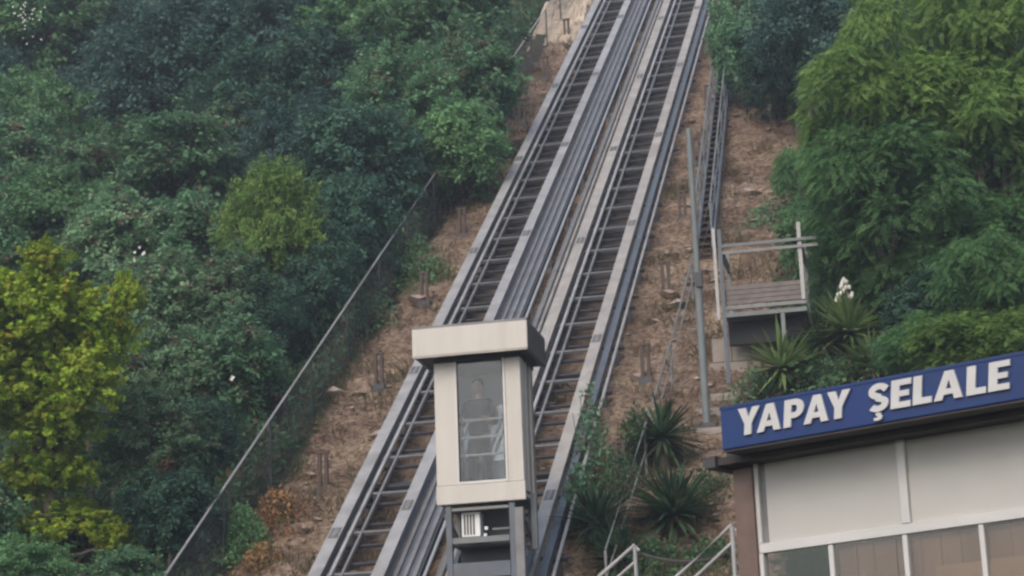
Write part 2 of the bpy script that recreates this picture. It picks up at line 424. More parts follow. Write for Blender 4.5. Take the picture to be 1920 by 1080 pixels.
    nt.links.new(n2.outputs['Fac'], sb.inputs[0]); nt.links.new(av.outputs['Fac'], cm.inputs[0]); nt.links.new(sb.outputs[0], cm.inputs[1])
    st = nt.nodes.new('ShaderNodeMapRange'); st.inputs[1].default_value = 0.42; st.inputs[2].default_value = 0.62
    nt.links.new(cm.outputs[0], st.inputs[0])
    mg = nt.nodes.new('ShaderNodeMix'); mg.data_type = 'RGBA'
    nt.links.new(st.outputs[0], mg.inputs['Factor']); nt.links.new(mu.outputs['Result'], mg.inputs['A']); mg.inputs['B'].default_value = (0.040, 0.048, 0.026, 1)
    ab = nt.nodes.new('ShaderNodeAttribute'); ab.attribute_name = 'track_shade'
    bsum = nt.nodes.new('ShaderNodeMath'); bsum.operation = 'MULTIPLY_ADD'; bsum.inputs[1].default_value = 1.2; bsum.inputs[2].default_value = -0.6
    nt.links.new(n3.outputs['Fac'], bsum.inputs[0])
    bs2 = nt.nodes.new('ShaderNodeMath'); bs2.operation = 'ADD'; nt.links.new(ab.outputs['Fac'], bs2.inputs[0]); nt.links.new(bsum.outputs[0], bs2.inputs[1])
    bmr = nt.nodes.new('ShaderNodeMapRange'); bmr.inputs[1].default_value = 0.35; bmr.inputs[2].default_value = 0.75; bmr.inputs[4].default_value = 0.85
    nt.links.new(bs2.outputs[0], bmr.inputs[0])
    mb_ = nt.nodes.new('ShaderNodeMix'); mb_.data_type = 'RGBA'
    nt.links.new(bmr.outputs[0], mb_.inputs['Factor']); nt.links.new(mg.outputs['Result'], mb_.inputs['A']); mb_.inputs['B'].default_value = (0.062, 0.055, 0.052, 1)  # dark grey mixed into the soil as shade below the ties
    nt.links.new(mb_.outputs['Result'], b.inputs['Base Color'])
    bp = nt.nodes.new('ShaderNodeBump'); bp.inputs['Strength'].default_value = 1.0; bp.inputs['Distance'].default_value = 0.12
    nt.links.new(n3.outputs['Fac'], bp.inputs['Height']); nt.links.new(bp.outputs[0], b.inputs['Normal'])
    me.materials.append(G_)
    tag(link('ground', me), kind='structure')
build_ground()

# loose stones on the bare strip
def build_rubble():
    mb = MB(); k = 0
    while k < 900:
        s = rng.uniform(-1, 42); v = rng.uniform(-4.3, 3.3)
        if rng.random() < 0.25 and -2.7 < v < 0.5: pass
        r = float(np.clip(rng.lognormal(-3.2, 0.6), 0.02, 0.20))
        c = G(s, v, r * 0.25)
        vs = []
        for sgn in ((1, 0, 0), (-1, 0, 0), (0, 1, 0), (0, -1, 0), (0, 0, 1), (0, 0, -1), (.7, .7, .5), (-.7, .6, .4), (.6, -.7, .3), (-.6, -.6, .5)):
            vs.append(np.array(sgn) * rng.uniform(0.7, 1.2) * np.array([1.25, 1.0, 0.7]) * r)
        bm = bmesh.new()
        for p in vs: bm.verts.new(p)
        bmesh.ops.convex_hull(bm, input=bm.verts)
        bm.verts.ensure_lookup_table(); bm.verts.index_update()
        used = [q for q in bm.verts if q.link_faces]
        ix = {q.index: i for i, q in enumerate(used)}
        mb.add([c + np.array(q.co) for q in used], [[ix[w.index] for w in f.verts] for f in bm.faces])
        bm.free(); k += 1
    tag(mb.build('rubble', M['stone']), 'loose brown stones scattered over the bare soil beside the rails', 'rubble', kind='stuff')
build_rubble()

# ------------------------------------------------------------------ the two inclined tracks
S0, S1 = -6.5, 46.0
AX = (TD, TV, TN)
def longbar(mb, v, o, w, h, s0=S0, s1=S1):
    return mb.obox(W((s0 + s1) / 2, v, o), AX, ((s1 - s0) / 2, w / 2, h / 2))

def build_track(va, vb, label, m_beam, n_from):
    t = thing('inclined_track', label, 'track', G(S0, (va + vb) / 2), ROTZ, 'pair of inclined tracks')
    for v in (va, vb):
        mb = MB(); longbar(mb, v, -0.012, 0.19, 0.024); longbar(mb, v, -0.13, 0.03, 0.212); longbar(mb, v, -0.247, 0.19, 0.022)
        mb.build('rail_beam', m_beam, t, True)
    mb = MB(); longbar(mb, va + 0.215, -0.05, 0.05, 0.05); mb.build('guide_rail', M['steel_light'], t, True)
    mb = MB(); longbar(mb, va + 0.142, -0.16, 0.08, 0.02); longbar(mb, va + 0.285, -0.17, 0.06, 0.02); mb.build('gap_shade_strip', M['rubber_and_shade'], t, True)  # black strips added as the shadow in the gaps beside the beam
    mb = MB(); longbar(mb, va + 0.36, -0.10, 0.035, 0.06); mb.build('guide_rail', M['steel_grey'], t, True)
    tie = None
    k0 = 0
    s = 1.17 - 1.27 * 5
    while s < S1:
        P = W(s, (va + vb) / 2 + 0.05, -0.105)
        if tie is None:
            mb = MB(); mb.obox(P, AX, (0.03, (vb - va) / 2 - 0.085, 0.024))
            tie = mb.build('cross_tie', M['steel_grey'], t, True); base = P
        else:
            o = tie.copy(); COL.objects.link(o); o.parent = t
            o.location = t.matrix_basis.to_3x3().inverted() @ Vector(P - base)
        s += 1.27
    dk = None
    s = 1.17 - 1.27 * 5 + 0.4233
    while s < S1:
        P = W(s + rng.uniform(-0.04, 0.04), (va + vb) / 2 + 0.05, -0.19)
        if dk is None:
            mb = MB(); mb.obox(P, AX, (0.028, (vb - va) / 2 - 0.085, 0.02)); dk = mb.build('lower_tie', M['steel_dark'], t, True); b0 = P
        else:
            o = dk.copy(); COL.objects.link(o); o.parent = t; o.location = t.matrix_basis.to_3x3().inverted() @ Vector(P - b0)
        s += 0.4233 if s > 9 else 0.635
    for v in (va, vb):
        s = 2.3 + (v - va) * 0.8 - 6
        while s < S1 - 1:
            mb = MB(); mb.obox(W(s, v, 0.005), AX, (0.16, 0.07, 0.004))
            for a_ in (-0.11, -0.04, 0.04, 0.11):
                for b_ in (-0.045, 0.045): mb.obox(W(s + a_, v + b_, 0.016), AX, (0.014, 0.014, 0.006))
            tag(mb.build('splice_plate', M['steel_grey'], t, True), kind='stuff'); s += 6.0
    # trestles: a cross beam and two legs every third tie
    leg0 = None
    s = 0.55 - 3.81
    while s < S1 - 2:
        for v in (va, vb):
            a = W(s, v, -0.258); g = G(s, v, -0.25); g[0], g[1] = a[0], a[1]
            g[2] = float(ground_z(g[0], g[1])) - 0.2
            mb = MB(); mb.bar(a, g, 0.11, 0.11, TH); mb.build('support_leg', M['steel_dark'], t, True)
        mb = MB(); mb.obox(W(s, (va + vb) / 2, -0.30), AX, (0.05, (vb - va) / 2 - 0.06, 0.04)); mb.build('cross_beam', M['steel_dark'], t, True)
        s += 3.81
    return t
build_track(VL1, VL2, 'left inclined steel track with ladder-like ties, empty of any cabin', M['steel_light'], 0)
build_track(VR1, VR2, 'right inclined steel track carrying the cream elevator cabin', M['steel_warm'], 0)

# between the tracks: cable trunking, traction rod, conduits
t = thing('cable_trunking', 'blue grey ribbed cable trunking running uphill beside the left track', 'cable trunking', G(S0, -1.38), ROTZ)
mb = MB(); longbar(mb, -1.375, -0.25, 0.36, 0.10); mb.build('tray', M['steel_blue'], t, True)
for v in (-1.53, -1.39, -1.25):
    mb = MB(); longbar(mb, v, -0.18, 0.06, 0.038); mb.build('rib', M['steel_grey'], t, True)
s = -4.0
while s < S1:
    a = W(s, -1.375, -0.302); mb = MB(); mb.bar(a, (a[0], a[1], float(ground_z(a[0], a[1])) - 0.1), 0.09, 0.09, TH); mb.build('support_leg', M['steel_dark'], t, True)
    s += 3.81
t = thing('traction_rod', 'bright polished round rod between the two tracks', 'guide rod', G(S0, VC), ROTZ)
mb = MB(); mb.tube(W(S0, VC, -0.06), W(S1, VC, -0.06), 0.024, 12); mb.build('rod', M['steel_bright'], t, True)
s = -4.0
while s < S1:
    a = W(s, VC, -0.086); mb = MB(); mb.bar(a, (a[0], a[1], float(ground_z(a[0], a[1])) - 0.1), 0.05, 0.05, TH); mb.build('bracket', M['steel_dark'], t, True)
    s += 2.54
t = thing('conduit_run', 'brown grey conduits clipped together just left of the right track', 'conduits', G(S0, -0.8), ROTZ)
mb = MB(); longbar(mb, -0.77, -0.245, 0.40, 0.03); mb.build('conduit_tray', M['steel_grey'], t, True)
for v, r in ((-0.86, 0.03), (-0.77, 0.03), (-0.67, 0.035)):
    mb = MB(); mb.tube(W(S0, v, -0.17), W(S1, v, -0.17), r, 8); mb.build('conduit', M['steel_warm'] if v > -0.8 else M['steel_grey'], t, True)
s = -4.5
while s < S1:
    a = W(s, -0.765, -0.207); mb = MB(); mb.obox(W(s, -0.765, -0.224), AX, (0.03, 0.16, 0.018)); mb.bar(a, (a[0], a[1], float(ground_z(a[0], a[1])) - 0.1), 0.05, 0.05, TH)
    mb.build('clip', M['steel_dark'], t, True); s += 2.54
t = thing('edge_pipe', 'thin pale pipe on dark brackets along the outer side of the right track', 'pipe', G(S0, VR3), ROTZ)
mb = MB(); mb.tube(W(S0, VR3, -0.10), W(S1, VR3, -0.10), 0.026, 10); mb.build('pipe', M['steel_light'], t, True)
mb = MB(); longbar(mb, VR2 + 0.19, -0.16, 0.11, 0.12); mb.build('cable_duct', M['steel_blue'], t, True)
s = -4.2
while s < S1:
    mb = MB(); mb.obox(W(s, (VR2 + VR3) / 2 + 0.06, -0.25), AX, (0.045, 0.19, 0.028)); a = W(s, VR3 - 0.05, -0.27)
    mb.bar(a, (a[0], a[1], float(ground_z(a[0], a[1])) - 0.15), 0.07, 0.07, TH); mb.build('bracket', M['steel_dark'], t, True); s += 1.905

# ------------------------------------------------------------------ cabin
CAB = at(902, 942, 28.45)
cabin = thing('elevator_cabin', 'cream inclined elevator cabin with tall front window, halfway on the right track', 'elevator cabin', CAB, ROTZ)
CM = cabin.matrix_basis
# body frame
mb = MB(); mb.box(-0.60, -0.315, 0, 0.05, 0.255, 1.95); mb.build('front_stile', M['cream'], cabin, bevel=0.008)
mb = MB(); mb.box(0.385, 0.60, 0, 0.05, 0.255, 1.95); mb.build('front_stile', M['cream'], cabin, bevel=0.008)
mb = MB(); mb.box(-0.61, 0.612, -0.008, 0.05, 0.0, 0.252); mb.build('front_apron', M['cream'], cabin, bevel=0.008)
mb = MB(); mb.box(-0.315, -0.285, -0.012, 0.04, 0.255, 1.95); mb.box(0.355, 0.385, -0.012, 0.04, 0.255, 1.95); mb.box(-0.283, 0.353, -0.012, 0.04, 0.255, 0.295)
trim = mb.build('window_trim', M['cream_trim'], cabin)
mb = MB(); mb.box(-0.284, -0.272, -0.004, 0.03, 0.297, 1.948); mb.box(0.342, 0.354, -0.004, 0.03, 0.297, 1.948); mb.box(-0.271, 0.341, -0.004, 0.03, 0.297, 0.309); mb.build('window_seal', M['rubber_and_shade'], cabin)
mb = MB(); mb.box(-0.270, 0.340, 0.012, 0.022, 0.311, 1.94); mb.build('front_window', M['glass'], cabin)
mb = MB(); mb.box(-0.60, 0.60, 0.002, 0.95, 1.955, 2.0); mb.build('head_rail', M['steel_dark'], cabin)
mb = MB(); mb.box(-0.60, 0.60, 0.055, 0.95, 0.02, 0.06); mb.build('floor_plate', M['steel_dark'], cabin)
# right side: cream and brown upright boards; a glazed strip lets light in
xs = 0.60
y = 0.052
for wd, mt, z0 in ((0.05, 'brown_panel', 0.10), (0.15, 'cream', 0.14), (0.09, 'brown_panel', 0.16), (0.10, 'cream', 0.16), (0.20, 'brown_panel', 0.16), (0.08, 'cream', 0.16), (0.22, 'brown_panel', 0.16)):
    mb = MB(); d = 0.0 if mt == 'cream' else 0.018
    mb.box(xs - 0.05 - d, xs - d, y, y + wd - 0.006, z0, 1.95); mb.build('side_board', M[mt], cabin, bevel=0.004); y += wd
# left side: framed glass
mb = MB(); mb.box(-0.60, -0.55, 0.055, 0.14, 0.1, 1.95); mb.box(-0.60, -0.55, 0.86, 0.95, 0.1, 1.95); mb.box(-0.60, -0.55, 0.14, 0.86, 0.1, 0.55)
mb.build('left_side_frame', M['cream'], cabin)
mb = MB(); mb.box(-0.58, -0.57, 0.142, 0.858, 0.552, 1.948); mb.build('side_window', M['glass'], cabin)
# rear wall: lining with a window
mb = MB(); mb.box(-0.549, -0.42, 0.90, 0.95, 0.062, 1.95); mb.box(0.40, 0.53, 0.90, 0.95, 0.062, 1.95); mb.box(-0.418, 0.398, 0.90, 0.95, 1.52, 1.95)
mb.build('rear_frame', M['cabin_inside'], cabin)
mb = MB(); mb.box(-0.418, 0.398, 0.90, 0.95, 0.062, 0.72); mb.build('rear_panel', M['cabin_pale'], cabin)
mb = MB(); mb.box(-0.418, 0.398, 0.92, 0.93, 0.722, 1.518); mb.build('rear_window', M['glass'], cabin)
for z in (0.66, 0.90, 1.14):
    mb = MB(); mb.tube((-0.31, 0.075, z), (0.38, 0.075, z), 0.016); mb.build('handrail', M['cream_trim'], cabin)
for z in (0.30, 1.16):
    pass
mb = MB(); mb.bar((0.20, 0.84, 1.0), (0.34, 0.84, 1.62), 0.03, 0.03, (0, 1, 0)); mb.build('reflection_bar', M['white'], cabin)  # white bar added as the pale diagonal reflection seen in the window
# roof
mb = MB(); mb.box(-0.83, 0.765, -0.25, -0.20, 2.005, 2.385)
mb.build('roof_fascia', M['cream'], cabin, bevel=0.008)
mb = MB(); mb.box(-0.826, 0.761, -0.254, -0.21, 1.982, 2.003); mb.build('drip_trim', M['steel_warm'], cabin)
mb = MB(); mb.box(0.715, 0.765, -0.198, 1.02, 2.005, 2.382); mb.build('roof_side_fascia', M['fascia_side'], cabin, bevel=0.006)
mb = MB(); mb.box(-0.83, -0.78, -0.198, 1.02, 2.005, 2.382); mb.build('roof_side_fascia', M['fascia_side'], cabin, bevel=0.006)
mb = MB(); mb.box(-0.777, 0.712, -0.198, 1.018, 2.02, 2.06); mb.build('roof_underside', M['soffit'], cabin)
mb = MB(); mb.box(-0.825, 0.76, -0.245, 1.025, 2.388, 2.42); mb.build('roof_deck', M['steel_grey'], cabin)
# chassis below the floor; its feet ride on the right track
def local_track_z(y, extra=0.0):
    # height of the rail top in the cabin's frame at depth y
    P = np.array(CM @ Vector((0, y, 0)))
    e = P - P0
    return -(e @ TN) / TN[2] + extra
zb = local_track_z(0.05)
mb = MB()
mb.box(-0.50, -0.42, 0.03, 0.11, zb + 0.08, -0.02); mb.box(0.37, 0.45, 0.03, 0.11, zb + 0.08, -0.02)
mb.build('front_post', M['steel_blue'], cabin, bevel=0.004)
mb = MB(); mb.box(0.455, 0.57, -0.02, 0.07, zb + 0.05, -0.10); mb.build('front_post', M['steel_grey'], cabin, bevel=0.004)
for z0, z1, mt in ((-0.09, -0.05, 'steel_grey'), (-0.53, -0.45, 'steel_green'), (-0.99, -0.79, 'steel_blue'), (zb + 0.12, zb + 0.22, 'steel_blue')):
    mb = MB(); mb.box(-0.415, 0.365, 0.03, 0.10, z0, z1); mb.build('cross_member', M[mt], cabin, bevel=0.004)
zr = local_track_z(0.92)
for x in (-0.52, 0.50):
    mb = MB(); mb.box(x - 0.04, x + 0.04, 0.86, 0.94, zr + 0.08, 0.018); mb.build('rear_post', M['steel_grey'], cabin, bevel=0.004)
    mb = MB(); mb.bar((x, 0.12, zb + 0.20), (x, 0.88, zr + 0.16), 0.06, 0.10); mb.build('sole_beam', M['steel_blue'], cabin)
    mb = MB(); mb.bar((x + 0.0, 0.14, -0.12), (x, 0.86, zr + 0.30), 0.05, 0.06); mb.build('side_brace', M['steel_grey'], cabin)
mb = MB(); mb.box(0.60, 0.68, 0.35, 0.43, -0.62, 0.14); mb.build('side_post', M['steel_green'], cabin, bevel=0.004)
mb = MB(); mb.box(0.53, 0.60, 0.36, 0.42, -0.62, -0.56); mb.build('side_bracket', M['steel_dark'], cabin)
mb = MB(); mb.box(-0.40, 0.36, 0.45, 0.47, -0.98, -0.03); mb.build('engine_plate', M['steel_dark'], cabin)
mb = MB(); mb.box(-0.415, 0.365, 0.12, 0.44, -0.56, -0.54); mb.build('machine_shelf', M['steel_dark'], cabin)
ac = MB().box(-0.31, -0.055, 0.14, 0.36, -0.43, -0.10).build('air_unit', M['white'], cabin, bevel=0.008)
mb = MB()
for k in range(4): mb.box(-0.275 + 0.042 * k, -0.255 + 0.042 * k, 0.128, 0.139, -0.40, -0.13)
mb.build('grille', M['steel_dark'], ac)
mb = MB(); mb.box(0.015, 0.055, 0.10, 0.14, -0.355, -0.31); mb.build('lamp', M['white'], cabin)
mb = MB(); mb.box(0.01, 0.05, 0.05, 0.09, -0.445, -0.41); mb.build('socket', M['white'], cabin)
mb = MB(); mb.tube((0.10, 0.2, -0.34), (0.34, 0.2, -0.34), 0.018); mb.build('pipe', M['steel_grey'], cabin)
for x in (VR1 + 0.04, VR2 + 0.04):
    for yy in (0.10, 0.80):
        z = local_track_z(yy) + 0.075
        mb = MB(); mb.tube((x - 0.035, yy, z), (x + 0.035, yy, z), 0.07, 14); mb.build('wheel', M['steel_dark'], cabin)

# ------------------------------------------------------------------ person in the cabin
def skin_mesh(chains, sub=2):
    """chains: list of (points, radii, parent index) grown as one skin from the pelvis."""
    vs, es, rs = [], [], []
    for pts, rad, par in chains:
        prev = par
        for p, r in zip(pts, rad):
            vs.append(p); rs.append(r); k = len(vs) - 1
            if prev is not None: es.append((prev, k))
            prev = k
    me = bpy.data.meshes.new('tmp'); me.from_pydata(vs, es, [])
    o = bpy.data.objects.new('tmp', me); COL.objects.link(o)
    md = o.modifiers.new('s', 'SKIN'); md.use_smooth_shade = True
    for i, r in enumerate(rs):
        d = me.skin_vertices[0].data[i]; d.radius = (r, r) if not isinstance(r, tuple) else r
        d.use_root = (i == 0)
    sb = o.modifiers.new('u', 'SUBSURF'); sb.levels = sub; sb.render_levels = sub
    dg = bpy.context.evaluated_depsgraph_get()
    res = bpy.data.meshes.new_from_object(o.evaluated_get(dg))
    bpy.data.objects.remove(o); bpy.data.meshes.remove(me)
    return res

person = thing('person', 'person in dark shirt standing in the cream cabin behind its front window', 'person', np.array(CM @ Vector((-0.09, 0.42, 0.062))), ROTZ)
H = 0.0
pel = [(0, 0, 0.90), (0, 0.0, 1.02), (0, 0.01, 1.18), (0, 0.01, 1.34), (0, 0.0, 1.43), (0, -0.01, 1.50), (0, -0.015, 1.57), (0, -0.02, 1.63)]
chains = [(pel, [0.125, 0.12, 0.13, 0.14, 0.07, 0.052, 0.075, 0.07], None)]
for sx in (-1, 1):
    arm = [(sx * 0.15, 0.0, 1.375), (sx * 0.19, 0.01, 1.30), (sx * 0.235, 0.02, 1.10), (sx * 0.205, -0.13, 1.085), (sx * 0.17, -0.27, 1.10), (sx * 0.165, -0.315, 1.105)]
    chains.append((arm, [0.06, 0.055, 0.043, 0.038, 0.027, 0.03], 3))
base_n = sum(len(c[0]) for c in chains)
for sx in (-1, 1):
    leg = [(sx * 0.09, 0, 0.82), (sx * 0.095, -0.005, 0.48), (sx * 0.10, 0.01, 0.10), (sx * 0.10, -0.03, 0.045), (sx * 0.105, -0.14, 0.03)]
    chains.append((leg, [0.085, 0.06, 0.042, 0.042, 0.035], 0))
arm_end = {-1: len(pel) + 5, 1: len(pel) + 11}
for sx in (-1, 1):
    hx, hy, hz = sx * 0.165, -0.315, 1.105
    for k, ln in enumerate((0.075, 0.082, 0.078, 0.062)):
        ox = sx * (-0.03 + 0.02 * k)
        chains.append(([(hx + ox, hy - 0.035, hz + 0.012), (hx + ox, hy - 0.035 - ln * 0.45, hz + 0.006), (hx + ox, hy - 0.03 - ln * 0.5, hz - ln * 0.5)], [0.010, 0.009, 0.008], arm_end[sx]))
    chains.append(([(hx - sx * 0.035, hy - 0.01, hz - 0.012), (hx - sx * 0.05, hy - 0.04, hz - 0.02)], [0.011, 0.009], arm_end[sx]))
bm_ = skin_mesh(chains); bm_.materials.append(M['skin'])
link('body', bm_, person)
# face: nose, eyes and ears set on the head
mb = MB(); mb.ball((0, -0.02, 1.60), (0.075, 0.092, 0.115), 16, 12); mb.ball((0, -0.115, 1.59), (0.014, 0.018, 0.024), 8, 6)
mb.ball((-0.077, -0.015, 1.595), (0.012, 0.02, 0.03), 8, 6); mb.ball((0.077, -0.015, 1.595), (0.012, 0.02, 0.03), 8, 6)
head = mb.build('head', M['skin'], person, smooth=True)
mb = MB(); mb.ball((-0.03, -0.103, 1.617), (0.011, 0.008, 0.006), 8, 6); mb.ball((0.03, -0.103, 1.617), (0.011, 0.008, 0.006), 8, 6); mb.build('eyes', M['hair'], head, smooth=True)
mb = MB(); mb.ball((0, -0.098, 1.545), (0.022, 0.010, 0.005), 8, 6); mb.build('mouth', mat('lip', (0.28, 0.12, 0.10), 0.5), head, smooth=True)
mb = MB(); mb.ball((0, 0.010, 1.650), (0.088, 0.104, 0.088), 16, 10); mb.build('hair', M['hair'], head, smooth=True)
sh = [([(0, 0, 0.86)] + pel[1:5], [0.162, 0.150, 0.152, 0.158, 0.078], None)]
for sx in (-1, 1):
    sh.append(([(sx * 0.15, 0.0, 1.375), (sx * 0.19, 0.01, 1.30), (sx * 0.235, 0.02, 1.10), (sx * 0.205, -0.13, 1.085), (sx * 0.185, -0.21, 1.094)], [0.072, 0.068, 0.056, 0.05, 0.045], 3))
me = skin_mesh(sh); me.materials.append(M['shirt']); link('shirt', me, person)
tr = [([(0, 0, 0.93), (0, 0, 0.88)], [0.135, 0.14], None)]
for sx in (-1, 1):
    tr.append(([(sx * 0.09, 0, 0.80), (sx * 0.095, -0.005, 0.48), (sx * 0.10, 0.01, 0.10)], [0.098, 0.074, 0.062], 1))
me = skin_mesh(tr); me.materials.append(M['trousers']); link('trousers', me, person)
for sx in (-1, 1):
    mb = MB(); mb.ball((sx * 0.103, -0.06, 0.04), (0.05, 0.14, 0.045), 12, 8); mb.build('shoe', M['hair'], person, smooth=True)

# ------------------------------------------------------------------ fence along the left of the strip
def fv(s): return -4.55 + 0.024 * s
FH = 1.15
fence = thing('mesh_fence', 'wire mesh fence with pale top rail climbing left of the bare strip', 'fence', G(-3, fv(-3)), ROTZ)
def fpt(s, h): return G(s, fv(s)) * np.array([1, 1, 0]) + np.array([0, 0, W(s, fv(s), GO)[2] + h])
top = [fpt(s, FH) for s in np.arange(-6, 46.1, 2.0)]
mb = MB(); mb.path(top, 0.019, 8); mb.build('top_rail', M['steel_light'], fence, True)
s = -5.0
post0 = None
while s < 45:
    a = fpt(s, -0.3); b = fpt(s, FH - 0.02)
    if post0 is None:
        mb = MB(); mb.tube(a, b, 0.020, 8); post0 = mb.build('fence_post', M['steel_dark'], fence, True); base = a
    else:
        o = post0.copy(); COL.objects.link(o); o.parent = fence
        o.location = fence.matrix_basis.to_3x3().inverted() @ Vector(a - base)
    s += 2.5
mb = MB()
ss = np.arange(-5, 45, 0.11)
for s in ss:
    mb.bar(fpt(s, 0.03), fpt(s, FH - 0.02), 0.0042, 0.0042, TV)
for h in np.arange(0.05, FH - 0.05, 0.11):
    mb.bar(fpt(-5, h), fpt(45, h), 0.0042, 0.0042, TV)
tag(mb.build('wire_mesh', M['steel_dark'], fence, True), kind='stuff')

# ------------------------------------------------------------------ short double anchor posts in the soil
def anchor(s, v, label):
    t = thing('anchor_post', label, 'anchor post', G(s, v), ROTZ, 'short double anchor posts beside the track')
    mb = MB(); mb.box(-0.12, 0.12, -0.1, 0.1, -0.15, 0.05); mb.build('base_plate', M['steel_dark'], t)
    for x in (-0.055, 0.055):
        mb = MB(); mb.box(x - 0.028, x + 0.028, -0.03, 0.03, 0.052, 0.60); mb.build('upright', M['rust'], t)
    mb = MB(); mb.box(-0.10, 0.10, -0.035, 0.035, 0.603, 0.64); mb.build('cap_plate', M['rust'], t)
names_l = ['nearest brown double post left of the tracks, above the rust coloured plants', 'brown double post on the soil level with the cabin roof, left of the tracks',
           'brown double post left of the tracks, just uphill of the cabin roof', 'brown double post left of the tracks beside the long blank soil patch', 'thin brown double post left of the tracks where the shrubs close in',
           'far double post left of the tracks, third from the top', 'far double post left of the tracks, second from the top', 'farthest double post left of the tracks by the pale rock']
for k, nm in enumerate(names_l): anchor(4.75 + 4.05 * k, -3.5 + 0.03 * k, nm)
names_r = ['brown double post right of the tracks beside the lower yucca clump', 'brown double post right of the tracks, level with the retaining wall', 'brown double post right of the tracks, level with the platform deck',
           'brown double post right of the tracks behind the tall pole', 'far double post right of the tracks, near the top of the tall pole', 'farthest double post right of the tracks beside the upper stair']
for k, nm in enumerate(names_r): anchor(4.3 + 4.0 * k, 1.28, nm)

# ------------------------------------------------------------------ tall pole
b = G(6.14, 2.45); P = b
t = thing('steel_pole', 'tall plain grey green pole standing between the tracks and platform', 'pole', b, ROTZ)
mb = MB(); mb.path([(0, 0, -0.3), (0, 0, 2.3)], 0.062, 12); mb.build('lower_tube', M['steel_green'], t, smooth=False)
mb = MB(); mb.path([(0, 0, 2.3), (0, 0, 4.95)], 0.048, 12); mb.build('upper_tube', M['steel_green'], t)
mb = MB(); mb.box(-0.03, 0.075, -0.09, 0.02, 2.26, 2.50); mb.build('junction_box', M['steel_dark'], t)
mb = MB(); mb.box(-0.16, 0.16, -0.16, 0.16, -0.05, 0.04); mb.build('base_plate', M['steel_dark'], t)

# ------------------------------------------------------------------ platform with railing
PB = G(7.8, 2.7)
plat = thing('viewing_platform', 'small steel platform with railing on legs, right of the tall pole', 'platform', PB, ROTZ)
ZD = 1.15
mb = MB(); mb.box(-0.02, 1.36, -0.02, 0.04, ZD - 0.02, ZD + 0.05); mb.build('edge_beam', M['steel_green'], plat)
mb = MB(); mb.box(-0.02, 1.36, -0.01, 0.05, ZD + 0.11, ZD + 0.17); mb.build('edge_beam', M['steel_grey'], plat)
for k in range(7):
    mb = MB(); mb.box(0.0, 1.34, 0.06 + 0.17 * k, 0.215 + 0.17 * k, ZD + 0.02, ZD + 0.05); mb.build('deck_board', M['deck'], plat)
for k in range(4):
    mb = MB(); mb.box(0.05, 1.28, 0.02, 0.05, ZD + 0.20 + 0.082 * k, ZD + 0.272 + 0.082 * k); mb.build('kick_board', M['deck'], plat)
mb = MB(); mb.box(0.02, 1.34, 0.30, 0.42, ZD - 0.42, ZD - 0.03); mb.build('under_box', M['rubber_and_shade'], plat)
for x, yv, lo, hi, mt in ((0.0, 0.0, -0.2, ZD + 1.50, 'steel_blue'), (0.96, 0.0, -0.2, ZD - 0.03, 'steel_green'), (1.32, 0.0, ZD + 0.18, ZD + 1.50, 'steel_light'), (0.0, 1.2, 0.4, ZD + 1.45, 'steel_grey'), (1.32, 1.2, 0.4, ZD + 1.45, 'steel_grey')):
    mb = MB(); mb.box(x - 0.032, x + 0.032, yv - 0.032, yv + 0.032, lo, hi); mb.build('post', M[mt], plat)
mb = MB(); mb.box(-0.12, -0.07, -0.02, 0.03, ZD - 0.05, ZD + 1.53); mb.build('post', M['steel_light'], plat)
for z, mt in ((1.08, 'steel_grey'), (1.20, 'steel_green')):
    mb = MB(); mb.box(0.04, 1.62, -0.06, -0.033, ZD + z - 0.025, ZD + z + 0.025); mb.build('rail', M[mt], plat)
    for x in (0.0, 1.32):
        mb = MB(); mb.box(x - 0.02, x + 0.02, 0.036, 1.165, ZD + z - 0.025, ZD + z + 0.025); mb.build('rail', M[mt], plat)

# retaining wall of concrete blocks under the platform
def rw(s, v):
    return G(s, v)
wb = G(8.55, 2.35)
t = thing('retaining_wall', 'low tan block retaining wall under the steel platform', 'wall', wb, ROTZ)
for r_ in range(2):
    for k in range(3):
        z0 = -0.32 + r_ * 0.42; x0 = -0.02 + k * 0.33 + (0.06 if r_ else 0.0)
        mb = MB(); mb.box(x0, x0 + 0.322, 0.0 + 0.02 * r_, 0.30, z0, z0 + 0.41); mb.build('block', M['concrete'], t, bevel=0.012)
for k, (s, v, w_) in enumerate(((7.3, 2.25, 1.0), (6.6, 2.25, 1.15), (5.9, 2.3, 1.2))):
    g = G(s, v)
    t2 = tag(MB().box(0, w_, 0, 0.32, -0.3, 0.10).build('stone_step', M['concrete'], None, bevel=0.015), ['highest grey stone step below the retaining wall', 'middle grey stone step below the retaining wall', 'lowest grey stone step near the pole foot'][k], 'step', 'stone steps below the platform')
    t2.matrix_basis = Matrix.Translation(Vector([float(c) for c in g])) @ Matrix.Rotation(ROTZ, 4, 'Z')

